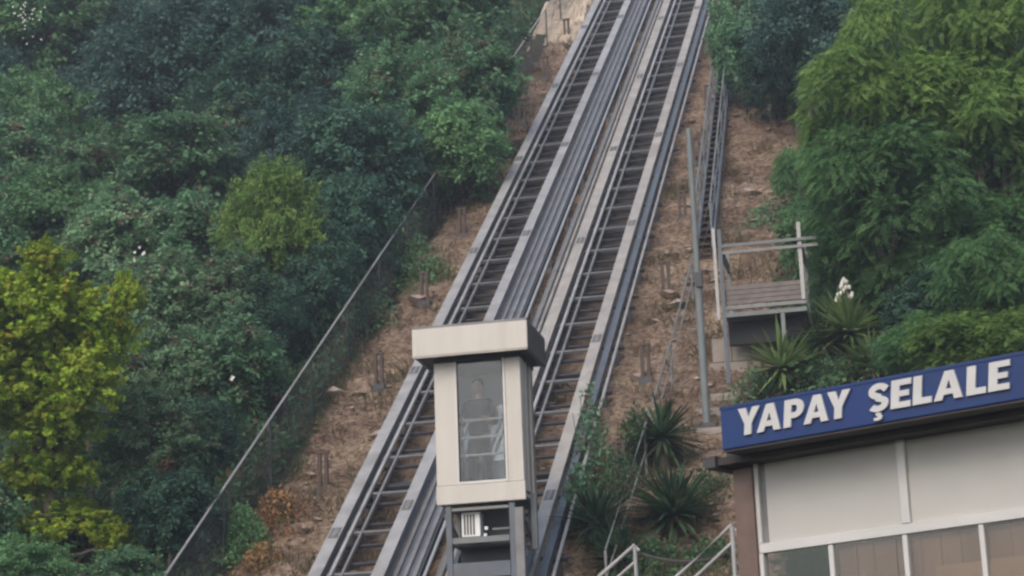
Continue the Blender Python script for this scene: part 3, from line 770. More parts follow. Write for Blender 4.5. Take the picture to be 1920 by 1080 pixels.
# ------------------------------------------------------------------ metal stair going up behind the platform
sa, sb_ = (13.6, 1.93), (29.5, 1.42)
stair = thing('metal_stair', 'steep metal stair with handrails climbing uphill behind the platform', 'stair', G(*sa), ROTZ)
n_st = 38
def stp(t_, dv=0.0, up=0.0):
    s = sa[0] + (sb_[0] - sa[0]) * t_; v = sa[1] + (sb_[1] - sa[1]) * t_ + dv
    g = W(s, v, GO); return g + np.array([0, 0, 0.25 + up])
for dv in (-0.15, 0.15):
    mb = MB(); mb.bar(stp(0, dv), stp(1, dv), 0.05, 0.20, TN); mb.build('stringer', M['steel_blue'], stair, True)
    mb = MB(); mb.path([stp(0, dv, 0.98), stp(1, dv, 0.98)], 0.02, 8); mb.build('handrail', M['steel_green'], stair, True)
    mb = MB(); mb.path([stp(0, dv, 0.55), stp(1, dv, 0.55)], 0.018, 8); mb.build('mid_rail', M['steel_blue'], stair, True)
    for k in range(8):
        mb = MB(); mb.tube(stp(k / 7, dv, 0.09), stp(k / 7, dv, 0.97), 0.02, 8); mb.build('baluster', M['steel_green'], stair, True)
tread = None
for k in range(n_st):
    c = stp((k + 0.5) / n_st, 0, 0.06)
    if tread is None:
        mb = MB(); mb.obox(c, (TV, TH, (0, 0, 1)), (0.12, 0.12, 0.015)); tread = mb.build('tread', M['rust'], stair, True); base = c
    else:
        o = tread.copy(); COL.objects.link(o); o.parent = stair; o.location = stair.matrix_basis.to_3x3().inverted() @ Vector(c - base)

# thin handrail going down from the pole past the yuccas
hr = thing('slope_handrail', 'thin weathered handrail descending the slope right of the tracks', 'handrail', G(9, 1.6), ROTZ)
pts = []
for s, v in ((15.5, 1.95), (11.5, 1.85), (8.0, 1.75), (4.5, 1.65), (0.5, 1.5)):
    g = G(s, v); pts.append(g + np.array([0, 0, 0.72]))
    mb = MB(); mb.tube(g + np.array([0, 0, -0.2]), g + np.array([0, 0, 0.71]), 0.02, 8); mb.build('post', M['steel_grey'], hr, True)
mb = MB(); mb.path(pts, 0.016, 8); mb.build('top_rail', M['steel_green'], hr, True)
mb = MB(); mb.path([p - np.array([0, 0, 0.36]) for p in pts], 0.014, 8); mb.build('mid_rail', M['steel_grey'], hr, True)

# ------------------------------------------------------------------ walkway handrails at the bottom edge with a slack rope
def stair_rail(pa, pb, z, label, name):
    a = at(*pa, z); b = at(*pb, z)
    t = thing(name, label, 'handrail', (a[0], a[1], float(ground_z(a[0], a[1]))), 0.0, 'pale handrails at the foot of the slope')
    dn = (b - a); a2 = a - dn * 0.9
    off = np.array([0.0, 0.0, -0.17])
    mb = MB(); mb.path([a2, a, b, b + np.array([0.04, 0.0, -0.06])], 0.021, 10); mb.build('top_rail', M['steel_light'], t, True)
    mb = MB(); mb.path([a2 + off, b + off], 0.018, 10); mb.build('lower_rail', M['steel_light'], t, True)
    for q in (a2, b):
        gz = float(ground_z(q[0], q[1])) - 0.2
        mb = MB(); mb.tube((q[0], q[1], gz), q - np.array([0, 0, 0.02]), 0.022, 10); mb.build('post', M['steel_light'], t, True)
    return b, a
e1, _ = stair_rail((1125, 1080), (1190, 1022), 22.0, 'pale double handrail rising to the right below the yuccas', 'stair_handrail')
e2, e3 = stair_rail((1270, 1080), (1372, 984), 21.0, 'pale double handrail rising to the kiosk column', 'stair_handrail')
mb = MB(); pp = []
r0, r1 = at(1195, 1035, 22.0), at(1362, 1040, 21.0)
for k in range(13):
    u = k / 12; pp.append(r0 + (r1 - r0) * u + np.array([0, 0, -0.55 * u * (1 - u) * 0.6]))
tag(mb.path(pp, 0.016, 6).build('rope', M['rope']), 'dark slack rope between the two pale handrails', 'rope')

# ------------------------------------------------------------------ kiosk with blinds, and its sign
K0 = at(1372, 870, 16.0); KR = radians(-38)
kz = 0.0
kiosk = thing('kiosk', 'kiosk with white blinds, white window frames and brown column under blue sign', 'kiosk', (K0[0], K0[1], 0.0), KR)
KW = 4.6
mb = MB(); mb.box(0.0, 0.165, 0.0, 0.16, 0.0, 4.36); mb.build('column', M['kiosk_column'], kiosk, bevel=0.006)
mb = MB(); mb.box(0.168, KW, 0.03, 0.10, 3.715, 3.785); mb.build('window_rail', M['frame_white'], kiosk, bevel=0.004)
mb = MB(); mb.box(0.168, 0.20, 0.03, 0.09, 3.788, 4.384); mb.build('window_stile', M['frame_white'], kiosk)
mb = MB(); mb.box(0.168, 0.20, 0.03, 0.09, 2.70, 3.712); mb.build('window_stile', M['frame_white'], kiosk)
for x in (1.36, 2.52, 3.7):
    mb = MB(); mb.box(x, x + 0.065, 0.025, 0.095, 3.788, 4.384); mb.build('mullion', M['frame_white'], kiosk, bevel=0.004)
edges = [0.20, 1.36, 2.52, 3.7, KW]
for i in range(4):
    a = edges[i] + (0.068 if i else 0.003); b = edges[i + 1] - 0.003
    if i == 0:
        mb = MB(); mb.box(a + 0.045, b, 0.058, 0.075, 3.79, 4.383); mb.build('panel', M['blind'], kiosk)
        mb = MB(); mb.box(a, a + 0.042, 0.062, 0.075, 3.79, 4.383); mb.build('edge_strip', M['steel_grey'], kiosk)
    else:
        mb = MB(); mb.box(a, b, 0.058, 0.075, 3.79, 4.155); mb.build('panel', M['blind'], kiosk)
        mb = MB(); mb.box(a, b, 0.066, 0.083, 4.157, 4.383); mb.build('panel', M['blind'], kiosk)
mul = [0.20, 0.765, 1.365, 1.955, 2.55, 3.15, 3.75, 4.35]
for i in range(len(mul) - 1):
    if i: mb = MB(); mb.box(mul[i] - 0.018, mul[i] + 0.018, 0.04, 0.09, 2.70, 3.712); mb.build('mullion', M['frame_white'], kiosk)
    mb = MB(); mb.box(mul[i] + 0.02, mul[i + 1] - 0.02, 0.055, 0.061, 2.70, 3.712); mb.build('pane', M['pane'] if i == 0 else M['pane_brown'], kiosk)
# walls below, behind and the room
mb = MB(); mb.box(0.168, KW, 0.03, 0.14, 0.0, 2.695); mb.build('lower_wall', M['kiosk_column'], kiosk)
x = 0.79
while x < 4.4:
    w_ = float(rng.uniform(0.13, 0.2)); yo = float(rng.uniform(0, 0.012))
    mb = MB(); mb.box(x, x + w_ - 0.006, 0.112 + yo, 0.135 + yo, 2.70, 3.705); mb.build('board', M['kiosk_brown'] if rng.random() < 0.7 else M['kiosk_brown_dark'], kiosk); x += w_
mb = MB(); mb.box(1.56, 2.30, 0.088, 0.107, 2.8, 3.47); mb.build('picture_board', M['kiosk_tan'], kiosk)
mb = MB(); mb.box(0.0, KW, 2.6, 2.7, 0.0, 4.36); mb.box(KW, KW + 0.1, 0.03, 2.7, 0.0, 4.36); mb.build('rear_wall', M['kiosk_column'], kiosk)
mb = MB(); mb.box(0.168, KW - 0.005, 0.145, 2.595, 2.60, 2.69); mb.build('floor_slab', M['concrete'], kiosk)
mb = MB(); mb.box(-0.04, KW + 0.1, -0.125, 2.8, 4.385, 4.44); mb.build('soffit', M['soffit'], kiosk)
mb = MB(); mb.box(-0.03, KW + 0.08, -0.02, 2.78, 4.443, 4.62); mb.build('roof', M['steel_dark'], kiosk)
mb = MB(); mb.box(-0.14, -0.045, -0.16, 0.5, 4.37, 4.455); mb.build('gutter_end', M['steel_dark'], kiosk)

sign = thing('shop_sign', 'long blue box sign with white letters YAPAY ŞELALE on the kiosk eaves', 'sign', (K0[0], K0[1], 4.445), KR)
mb = MB(); mb.box(0.14, 2.74, -0.34, -0.14, 0.0, 0.325); mb.build('sign_box', M['sign_blue'], sign, bevel=0.01)
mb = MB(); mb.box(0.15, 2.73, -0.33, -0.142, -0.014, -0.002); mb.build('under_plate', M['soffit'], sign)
mb = MB(); mb.box(0.14, 2.74, -0.346, -0.342, 0.30, 0.322); mb.build('top_band', M['sign_blue'], sign)

def arc(cx, cy, rx, ry, a0, a1, n=12):
    return [(cx + rx * cos(radians(a0 + (a1 - a0) * k / n)), cy + ry * sin(radians(a0 + (a1 - a0) * k / n))) for k in range(n + 1)]
def strip(c, w):
    c = [np.array(p) for p in c]; out = []
    for k, p in enumerate(c):
        d = c[min(k + 1, len(c) - 1)] - c[max(k - 1, 0)]; d /= np.linalg.norm(d); out.append((p + np.array((-d[1], d[0])) * w / 2, p - np.array((-d[1], d[0])) * w / 2))
    return [tuple(map(float, q)) for q, _ in out] + [tuple(map(float, q)) for _, q in reversed(out)]
GLYPH = {
    'L': (0.60, [[(0, 0), (.60, 0), (.60, .22), (.27, .22), (.27, 1), (0, 1)]]),
    'E': (0.64, [[(0, 0), (.64, 0), (.64, .21), (.27, .21), (.27, .40), (.58, .40), (.58, .60), (.27, .60), (.27, .79), (.64, .79), (.64, 1), (0, 1)]]),
    'Y': (0.84, [[(.285, 0), (.555, 0), (.555, .40), (.84, 1), (.55, 1), (.42, .65), (.29, 1), (0, 1), (.285, .40)]]),
    'A': (0.90, [[(0, 0), (.26, 0), (.31, .18), (.45, .18), (.45, .38), (.365, .38), (.45, .68), (.45, 1), (.31, 1)],
                 [(.90, 0), (.59, 1), (.45, 1), (.45, .68), (.535, .38), (.45, .38), (.45, .18), (.59, .18), (.64, 0)]]),
    'P': (0.73, [[(0, 0), (.27, 0), (.27, 1), (0, 1)],
                 [(.27, .31)] + arc(.40, .655, .335, .345, -90, 90) + [(.27, 1), (.27, .79)] + arc(.385, .655, .10, .135, 90, -90) + [(.27, .52)]]),
    'Ş': (0.68, [strip([(.60, .76)] + arc(.345, .72, .225, .175, 32, 268, 14) + arc(.335, .275, .235, .175, 88, -148, 14), .22),
                 [(.27, -.045), (.45, -.045), (.43, -.10), (.50, -.15), (.48, -.27), (.38, -.32), (.22, -.31), (.22, -.21), (.33, -.21), (.35, -.16), (.28, -.13)]]),
}
def letters(text, x0, x1, z0, capz, yv):
    gap = {'YA': -0.14, 'AP': 0.04, 'PA': -0.05, 'AY': -0.14, 'LA': 0.0, 'AL': 0.04}
    x = 0.0; pos = []
    for i, ch in enumerate(text):
        if i: x += 0.075 + gap.get(text[i - 1] + ch, 0.0)
        pos.append(x); x += GLYPH[ch][0]
    k = (x1 - x0) / x
    for ch, p in zip(text, pos):
        mb = MB()
        for poly in GLYPH[ch][1]:
            n = len(poly)
            pts = [(x0 + (q[0] + p) * k + 0.13 * q[1] * capz, z0 + q[1] * capz) for q in poly]
            area = sum(pts[i][0] * pts[(i + 1) % n][1] - pts[(i + 1) % n][0] * pts[i][1] for i in range(n))
            if area < 0: pts = pts[::-1]
            mb.add([(a, yv, b) for a, b in pts] + [(a, yv + 0.018, b) for a, b in pts],
                   [tuple(range(n))] + [(i, i + n, (i + 1) % n + n, (i + 1) % n) for i in range(n)])
        tag(mb.build('letter', M['letter'], sign), 'white letter ' + ch)
letters('YAPAY', 0.285, 1.225, 0.082, 0.198, -0.362)
letters('ŞELALE', 1.37, 2.45, 0.082, 0.198, -0.362)

# ------------------------------------------------------------------ pale rock at the head of the bare strip
def build_rock():
    bm = bmesh.new()
    bmesh.ops.create_grid(bm, x_segments=40, y_segments=40, size=1.0)
    for w in bm.verts:
        s = 32.0 + (w.co.y + 1) * 6.5; v = -4.5 + (w.co.x + 1) * 0.88 + 0.1 * sin(s)
        e = min(1 - abs(w.co.x), 1 - abs(w.co.y))
        up = 0.45 * min(1, max(e, 0) * 4) + 0.13 * float(_noise(s * 2.1, v * 3.7)) + rng.normal(0, 0.03) - 0.18
        w.co = Vector(G(s, v, up))
    me = bpy.data.meshes.new('rock_outcrop'); bm.to_mesh(me); bm.free(); me.materials.append(M['rock'])
    tag(link('rock_outcrop', me), 'pale tan rock face left of the tracks near the top edge', 'rock')
build_rock()

# ------------------------------------------------------------------ plants
def unit(a): return a / np.maximum(np.linalg.norm(a, axis=-1, keepdims=True), 1e-9)
def rhombs(base, tip_dir, side_dir, ln, wd, fold=0.18):
    """One folded rhomb per leaf. Returns verts (N*4,3); faces are made from their order."""
    nrm = unit(np.cross(tip_dir, side_dir))
    ln = ln[:, None]; wd = wd[:, None]
    a = base; c = base + tip_dir * ln
    mid = base + tip_dir * ln * 0.45
    b = mid + side_dir * wd * 0.5 + nrm * wd * fold
    d = mid - side_dir * wd * 0.5 + nrm * wd * fold
    return np.stack([a, b, c, d], 1)
def quads_mesh(name, Q, tint, m):
    n = len(Q)
    me = bpy.data.meshes.new(name)
    me.vertices.add(n * 4); me.vertices.foreach_set('co', Q.reshape(-1).astype(np.float32))
    me.loops.add(n * 4); me.loops.foreach_set('vertex_index', np.arange(n * 4, dtype=np.int32))
    me.polygons.add(n); me.polygons.foreach_set('loop_start', np.arange(0, n * 4, 4, dtype=np.int32))
    me.update(calc_edges=True)
    a = me.attributes.new('tint', 'FLOAT', 'FACE'); a.data.foreach_set('value', tint.astype(np.float32))
    if m: me.materials.append(m)
    me.update()
    return me
def pose(r, u, n, up=0.6, rnd=0.5, droop=0.35):
    """Leaf blades face outward and up, tips hanging."""
    nr = unit(u * 0.75 + np.array([0, 0, up]) + r.normal(size=(n, 3)) * rnd)
    t = u * 0.5 + r.normal(size=(n, 3)) * 0.7 + np.array([0, 0, -droop])
    t = unit(t - nr * np.sum(t * nr, axis=1, keepdims=True))
    return t, np.cross(nr, t), nr
def clump_points(r, n_clump, n, up_bias=0.25, spread=0.30, flat=1.0):
    """Clumps spread over an uneven egg; leaves on the outer side of each clump."""
    d = unit(r.normal(size=(n_clump, 3)) + np.array([0, 0, up_bias]))
    lobes = unit(r.normal(size=(7, 3)))
    lump = 1 + 0.22 * np.max(d @ lobes.T, axis=1) - 0.2 * r.random(n_clump)
    cc = d * (0.66 * lump * r.uniform(0.75, 1.05, n_clump))[:, None]
    cc[:, 2] *= flat
    cr_ = r.uniform(0.6, 1.25, n_clump) * spread
    k = r.integers(0, n_clump, n)
    u = unit(r.normal(size=(n, 3)) + 0.55 * d[k] + np.array([0, 0, 0.35]))
    rad = cr_[k] * (0.40 + 0.6 * r.random(n) ** 0.6) * (1 + 0.7 * r.random(n) ** 5)
    return cc[k] + u * rad[:, None], u, k
def twig_points(r, n_tw, n, lo=0.22, hi=0.66, ln=(0.2, 0.5), up=0.35, jit=0.05, wild=0.55):
    d = unit(r.normal(size=(n_tw, 3)) + np.array([0, 0, 0.2]))
    lobes = unit(r.normal(size=(6, 3)))
    lump = 0.82 + 0.34 * np.clip(np.max(d @ lobes.T, axis=1), 0, 1) ** 3
    s0 = d * (r.uniform(lo, hi, n_tw) * lump)[:, None]
    dr = unit(d + wild * r.normal(size=(n_tw, 3)) * 0.7 + np.array([0, 0, up]))
    L = r.uniform(*ln, n_tw) * lump
    wgt = r.uniform(0.3, 1.0, n_tw); wgt /= wgt.sum()
    k = r.choice(n_tw, n, p=wgt); t_ = r.random(n) ** 0.75
    p = s0[k] + dr[k] * (L[k] * t_)[:, None] + np.array([0, 0, -0.10]) * (t_ ** 2)[:, None] + r.normal(size=(n, 3)) * (jit * (1.15 - 0.75 * t_))[:, None]
    return p, unit(dr[k] * 0.5 + d[k] * 0.5 + r.normal(size=(n, 3)) * 0.55), k
def crown_broad(seed, n=15000, ln=0.075, wd=0.042, n_clump=34, spread=0.30, up_bias=0.25, droop=0.35, flat=1.0):
    r = np.random.default_rng(seed)
    n_tw = n_clump * 8
    p, u, k = twig_points(r, n_tw, n, jit=0.05 + 0.07 * (spread - 0.24) / 0.14)
    tip, side, _ = pose(r, u, n, droop=droop)
    Q = rhombs(p, tip, side, ln * (r.uniform(0.6, 1.5, n_tw)[k]) * r.uniform(0.65, 1.35, n), wd * r.uniform(0.6, 1.4, n_tw)[k] * r.uniform(0.7, 1.3, n))
    kt = r.random(n_tw)
    tint = np.clip(0.40 * kt[k] + 0.6 * r.random(n), 0, 1)
    return quads_mesh('crown', Q, tint, None)
def crown_strands(seed, n=34000, n_str=1000):
    """Weeping, upright-oval crown of fine hanging twigs."""
    r = np.random.default_rng(seed)
    d = unit(r.normal(size=(n_str, 3)) + np.array([0, 0, 0.2]))
    st = d * (r.uniform(0.5, 1.02, n_str) * (0.85 + 0.22 * np.sin(d[:, 0] * 4 + d[:, 1] * 3 + d[:, 2] * 5)))[:, None]
    k = r.integers(0, n_str, n); t_ = r.random(n)
    p = st[k] + d[k] * (0.05 * t_)[:, None] + np.array([0, 0, -1.0]) * (0.28 * t_ ** 1.2)[:, None] + r.normal(size=(n, 3)) * 0.022
    tip = unit(np.array([0, 0, -0.8]) + d[k] * 0.5 + r.normal(size=(n, 3)) * 0.4)
    side = unit(np.cross(d[k] + np.array([0, 0, 0.3]) + r.normal(size=(n, 3)) * 0.4, tip))
    Q = rhombs(p, tip, side, 0.075 * r.uniform(0.7, 1.3, n), 0.020 * r.uniform(0.8, 1.3, n))
    return quads_mesh('crown', Q, np.clip(0.3 * r.random(n_str)[k] + 0.7 * r.random(n), 0, 1), None)
def crown_feather(seed, n_fr=3600, pairs=7, fl=0.19, n_clump=44):
    """Arching pinnate fronds of small leaflets."""
    r = np.random.default_rng(seed)
    p, u, k = clump_points(r, n_clump, n_fr, 0.3, 0.27)
    out = unit(u * np.array([1, 1, 0.35]) + r.normal(size=(n_fr, 3)) * 0.35 + np.array([0, 0, 0.25]))
    L = fl * r.uniform(0.6, 1.25, n_fr)
    sidev = unit(np.cross(out, u * 0.9 + np.array([0, 0, 0.8]) + r.normal(size=(n_fr, 3)) * 0.35))
    Qs = []; tn = []
    ft = r.random(n_fr); kt = r.random(n_clump)[k]
    for j in range(pairs):
        t_ = (j + 0.6) / pairs
        base = p + out * (L * t_)[:, None] + np.array([0, 0, -1.0]) * (0.75 * L * t_ ** 2)[:, None]
        fwd = unit(out + np.array([0, 0, -1.1 * t_]))
        w = np.sin(pi * (0.18 + 0.75 * t_))
        for sg in (-1, 1):
            tip = unit(sidev * sg + fwd * 0.55 + np.array([0, 0, -0.25]) + r.normal(size=(n_fr, 3)) * 0.12)
            sd_ = unit(np.cross(tip, np.cross(fwd, sidev)))
            Qs.append(rhombs(base, tip, sd_, L * 0.27 * w, L * 0.105 * np.ones(n_fr), 0.1))
            tn.append(np.clip(0.35 * kt + 0.35 * ft + 0.3 * r.random(n_fr), 0, 1))
    return quads_mesh('crown', np.concatenate(Qs), np.concatenate(tn), None)
def crown_maple(seed, n=8500, n_clump=30):
    """Lobed leaves: three rhombs fanned from one stalk; leaves held in tiers."""
    r = np.random.default_rng(seed)
    n_tw = 110
    p, u, k = twig_points(r, n_tw, n, 0.1, 0.5, (0.35, 0.8), 0.95, 0.055)
    tip, side, _ = pose(r, u, n, 0.5, 0.4, 0.4)
    sz = 0.085 * r.uniform(0.6, 1.3, n)
    tt = np.clip(0.4 * r.random(n_tw)[k] + 0.6 * r.random(n), 0, 1)
    Qs = []
    for ang, f in ((0, 1.0), (0.9, 0.8), (-0.9, 0.8)):
        t2 = unit(tip * cos(ang) + side * sin(ang)); s2 = unit(side * cos(ang) - tip * sin(ang))
        Qs.append(rhombs(p, t2, s2, sz * f, sz * 0.55 * f, 0.12))
    return quads_mesh('crown', np.concatenate(Qs), np.concatenate([tt] * 3), None)
def trunk_mesh(seed, lean=0.15):
    """Tapered trunk with limbs, for a crown of unit radius centred at z=0; the foot lies at z=-1 below."""
    r = np.random.default_rng(seed); mb = MB()
    top = np.array([lean * r.normal(), lean * r.normal(), 0.35])
    mb.path([(0, 0, -2.2), (0.01, 0.0, -1.5), (0.03 * r.normal(), 0.03 * r.normal(), -0.8), top * 0.3, top], [0.085, 0.07, 0.058, 0.04, 0.015], 8)
    for _ in range(7):
        z = r.uniform(-0.75, 0.1); a = r.uniform(0, 2 * pi); L = r.uniform(0.5, 0.75)
        p = np.array([0, 0, z]); q = p + np.array([cos(a) * L, sin(a) * L, L * r.uniform(0.25, 0.75)])
        mb.path([p, (p + q) / 2 + np.array([0, 0, -0.06]), q], [0.034, 0.022, 0.007], 6)
    return mb.mesh('trunk', M['bark'], True)
TRUNKS = [trunk_mesh(i) for i in range(3)]
CROWNS = {
    'broad': [crown_broad(11, 20000), crown_broad(12, 20000), crown_broad(13, 20000)],
    'fine': [crown_broad(21, 30000, 0.052, 0.030, 46, 0.24), crown_broad(22, 30000, 0.052, 0.030, 40, 0.26)],
    'dense': [crown_broad(31, 26000, 0.06, 0.034, 26, 0.36, 0.3, 0.2), crown_broad(32, 26000, 0.06, 0.034, 22, 0.38, 0.3, 0.2)],
    'tall': [crown_broad(41, 22000, 0.06, 0.034, 40, 0.25, 0.5, 0.1)],
    'bushy': [crown_broad(55, 34000, 0.062, 0.026, 60, 0.26, 0.5, 0.5)],
    'strand': [crown_strands(51)],
    'feather': [crown_feather(61), crown_feather(62), crown_feather(63)],
    'maple': [crown_maple(71), crown_maple(72)],
}
_ct = {}
def tree(px, py, rx, ry, kind, m, hc, label, name='tree', cat='tree', group=None, depth=1.0):
    """A tree rooted on the hillside whose crown (radii in picture pixels at its own distance) stands hc above the ground."""
    g, z = put(px, py, hc)
    R, RZ = rx * z / FOC, ry * z / FOC
    t = thing(name, label, cat, g, random.uniform(0, 6.28), group)
    i = _ct.get(kind, 0); _ct[kind] = i + 1
    me = CROWNS[kind][i % len(CROWNS[kind])]
    o = link('crown', me if me.materials else me, t)
    o.location = (0, 0, hc); o.scale = (R, R * depth, RZ)
    if not me.materials: me.materials.append(M[m])
    o.material_slots[0].link = 'OBJECT'; o.material_slots[0].material = M[m]
    tr_ = link('trunk', TRUNKS[i % 3], t)
    tr_.location = (0, 0, hc); tr_.scale = (max(R, 0.5) * 0.9, max(R, 0.5) * 0.9, max(hc / 2.0, RZ))
    return t

SL, SR = 'trees and shrubs on the left slope', 'trees and shrubs on the right slope'
T = [
 # far, top left
 (40, 60, 120, 110, 'broad', 'leaf_green', 3.0, 'light green tree with white blossom sprays in the upper left corner', SL),
 (150, 40, 120, 100, 'fine', 'leaf_mid', 3.0, 'mid green tree right of the white blossom tree', SL),
 (250, 190, 120, 110, 'dense', 'leaf_blue', 2.2, 'dark bluish tree above the pinkish shrubs, shaded at its foot', SL),
 (370, 110, 150, 130, 'dense', 'leaf_blue', 3.0, 'broad bluish evergreen at the top of the left slope', SL),
 (500, 60, 140, 110, 'fine', 'leaf_blue', 3.2, 'blue grey tree at the top edge, left of the pale green crowns', SL),
 (600, 150, 120, 120, 'broad', 'leaf_dark', 2.6, 'dark tree with brownish twigs below the pale green crown', SL),
 (480, 200, 120, 110, 'dense', 'leaf_dark', 2.2, 'darkest bluish tree behind the round yellow green shrub', SL),
 (620, 20, 120, 100, 'broad', 'leaf_green', 3.2, 'green tree cut by the top edge, left of the pale crown', SL),
 (690, 80, 130, 120, 'fine', 'leaf_green', 3.0, 'pale green rounded tree at the top centre of the left slope', SL),
 (830, 60, 130, 120, 'broad', 'leaf_mid', 3.0, 'green tree at the top, two crowns from the pale rock', SL),
 (862, 50, 72, 115, 'broad', 'leaf_green', 2.2, 'green tree overhanging the fence beside the pale rock', SL),
 (860, 170, 110, 100, 'broad', 'leaf_mid', 2.0, 'leafy green tree leaning over the upper fence', SL),
 (740, 200, 110, 110, 'fine', 'leaf_mid', 2.4, 'mid green tree below the pale rounded crown', SL),
 (860, 275, 90, 85, 'broad', 'leaf_green', 1.5, 'bright green shrub bulging over the fence top above its visible rail', SL),
 (758, 292, 68, 78, 'broad', 'leaf_mid', 1.6, 'green shrub just above the upper end of the visible fence rail', SL),
 (660, 300, 110, 110, 'broad', 'leaf_dark', 2.2, 'dark leafy tree right of the round yellow green shrub', SL),
 (560, 290, 110, 100, 'fine', 'leaf_blue', 2.2, 'grey blue shrub directly behind the yellow green shrub', SL),
 (822, 318, 50, 50, 'broad', 'leaf_mid', 1.0, 'leafy shrub pushing over the fence where its pale rail disappears', SL),
 (885, 240, 60, 60, 'broad', 'leaf_mid', 1.0, 'leafy shrub smothering the fence halfway to the pale rock', SL),
 (912, 170, 42, 48, 'fine', 'leaf_mid', 1.0, 'green shrub smothering the fence just below the pale rock', SL),
 # middle left
 (80, 250, 100, 120, 'tall', 'leaf_green', 2.6, 'upright light green tree on the left edge, below the blossoms', SL),
 (20, 330, 100, 110, 'broad', 'leaf_mid', 2.2, 'green bush on the left edge below the upright tree', SL),
 (190, 340, 110, 95, 'fine', 'leaf_mid', 1.8, 'green shrub with rust coloured twig tips above the yellow maple', SL),
 (330, 320, 130, 105, 'broad', 'leaf_mid', 1.9, 'shrub with pinkish flower heads left of the yellow green shrub', SL),
 (440, 250, 80, 75, 'broad', 'leaf_grey', 1.8, 'grey shrub with pink tips above the yellow green shrub', SL),
 (512, 430, 82, 132, 'bushy', 'leaf_lime', 2.5, 'round yellow green weeping shrub standing out among dark trees', SL),
 (650, 420, 85, 105, 'broad', 'leaf_dark', 1.7, 'dark shrub left of the upper end of the fence rail', SL),
 (590, 505, 78, 90, 'dense', 'leaf_dark', 1.5, 'dark shrub below right of the yellow green shrub', SL),
 (722, 365, 50, 62, 'fine', 'leaf_dark', 1.0, 'dark narrow shrub touching the fence rail', SL),
 (90, 420, 120, 100, 'broad', 'leaf_green', 1.8, 'green bush right behind the top of the yellow maple', SL),
 (220, 450, 110, 100, 'broad', 'leaf_grey', 1.7, 'grey green bush with a few white flowers', SL),
 (350, 450, 105, 95, 'broad', 'leaf_mid', 1.7, 'mid green bush touching the yellow green shrub', SL),
 (420, 570, 105, 95, 'fine', 'leaf_grey', 1.5, 'grey green shrub below the yellow green shrub', SL),
 (300, 580, 110, 100, 'broad', 'leaf_grey', 1.6, 'olive grey shrub with reddish leaves beside the maple top', SL),
 (500, 590, 72, 80, 'dense', 'leaf_dark', 1.2, 'dark shrub behind the middle of the fence rail', SL),
 # lower left
 (420, 690, 105, 95, 'broad', 'leaf_mid', 1.4, 'shrub with one white flower left of the fence rail', SL),
 (300, 710, 110, 95, 'fine', 'leaf_grey', 1.4, 'pale grey green shrub right of the maple middle', SL),
 (462, 690, 60, 75, 'dense', 'leaf_dark', 1.0, 'dark low shrub against the fence rail, mid height', SL),
 (290, 830, 115, 100, 'fine', 'leaf_grey', 1.4, 'grey leaved shrub right of the lower maple branches', SL),
 (372, 830, 72, 88, 'dense', 'leaf_dark', 1.1, 'dark green shrub against the lower fence rail', SL),
 (318, 955, 88, 82, 'broad', 'leaf_dark', 1.1, 'dark broad leaved shrub behind the lowest fence rail', SL),
 (235, 1090, 80, 60, 'broad', 'leaf_mid', 1.1, 'mid green shrub at the bottom edge left of the rail', SL),
 (40, 1090, 110, 75, 'fine', 'leaf_green', 1.2, 'bluish green shrub in the lower left corner', SL),
 (-60, 980, 110, 110, 'broad', 'leaf_mid', 1.3, 'green bush at the left edge below the maple', SL),
 (-80, 500, 120, 120, 'broad', 'leaf_mid', 2.0, 'green tree at the left edge behind the maple', SL),
 (-90, 180, 120, 130, 'dense', 'leaf_blue', 2.5, 'bluish tree at the left edge beside the upright tree', SL),
 # right slope, far
 (1392, 70, 66, 105, 'broad', 'leaf_mid', 1.9, 'green tree at the top edge right beside the track', SR),
 (1450, 135, 75, 75, 'fine', 'leaf_dark', 1.3, 'dark green tree below the top edge right of the stair', SR),
 (1510, 60, 100, 110, 'dense', 'leaf_blue', 2.8, 'dark bluish evergreen behind the feathery tree tip', SR),
 (1640, 60, 120, 130, 'dense', 'leaf_blue', 3.0, 'dark blue tree showing between the two feathery tips', SR),
 (1760, 40, 130, 120, 'dense', 'leaf_dark', 3.0, 'dark tree hidden behind the right feathery crown', SR),
 (1500, 335, 46, 62, 'feather', 'leaf_feather', 0.9, 'low feathery bush at the edge of the bare soil', SR),
 (1500, 440, 50, 70, 'broad', 'leaf_green', 0.8, 'green bush touching the platform railing', SR),
]
for (px, py, rx, ry, kind, m_, hc, lab, grp) in T:
    low = hc < 2.0
    tree(px, py, rx * 1.22, ry * 1.18, kind, m_, hc, lab, 'shrub' if low else 'tree', 'shrub' if low else 'tree', grp)

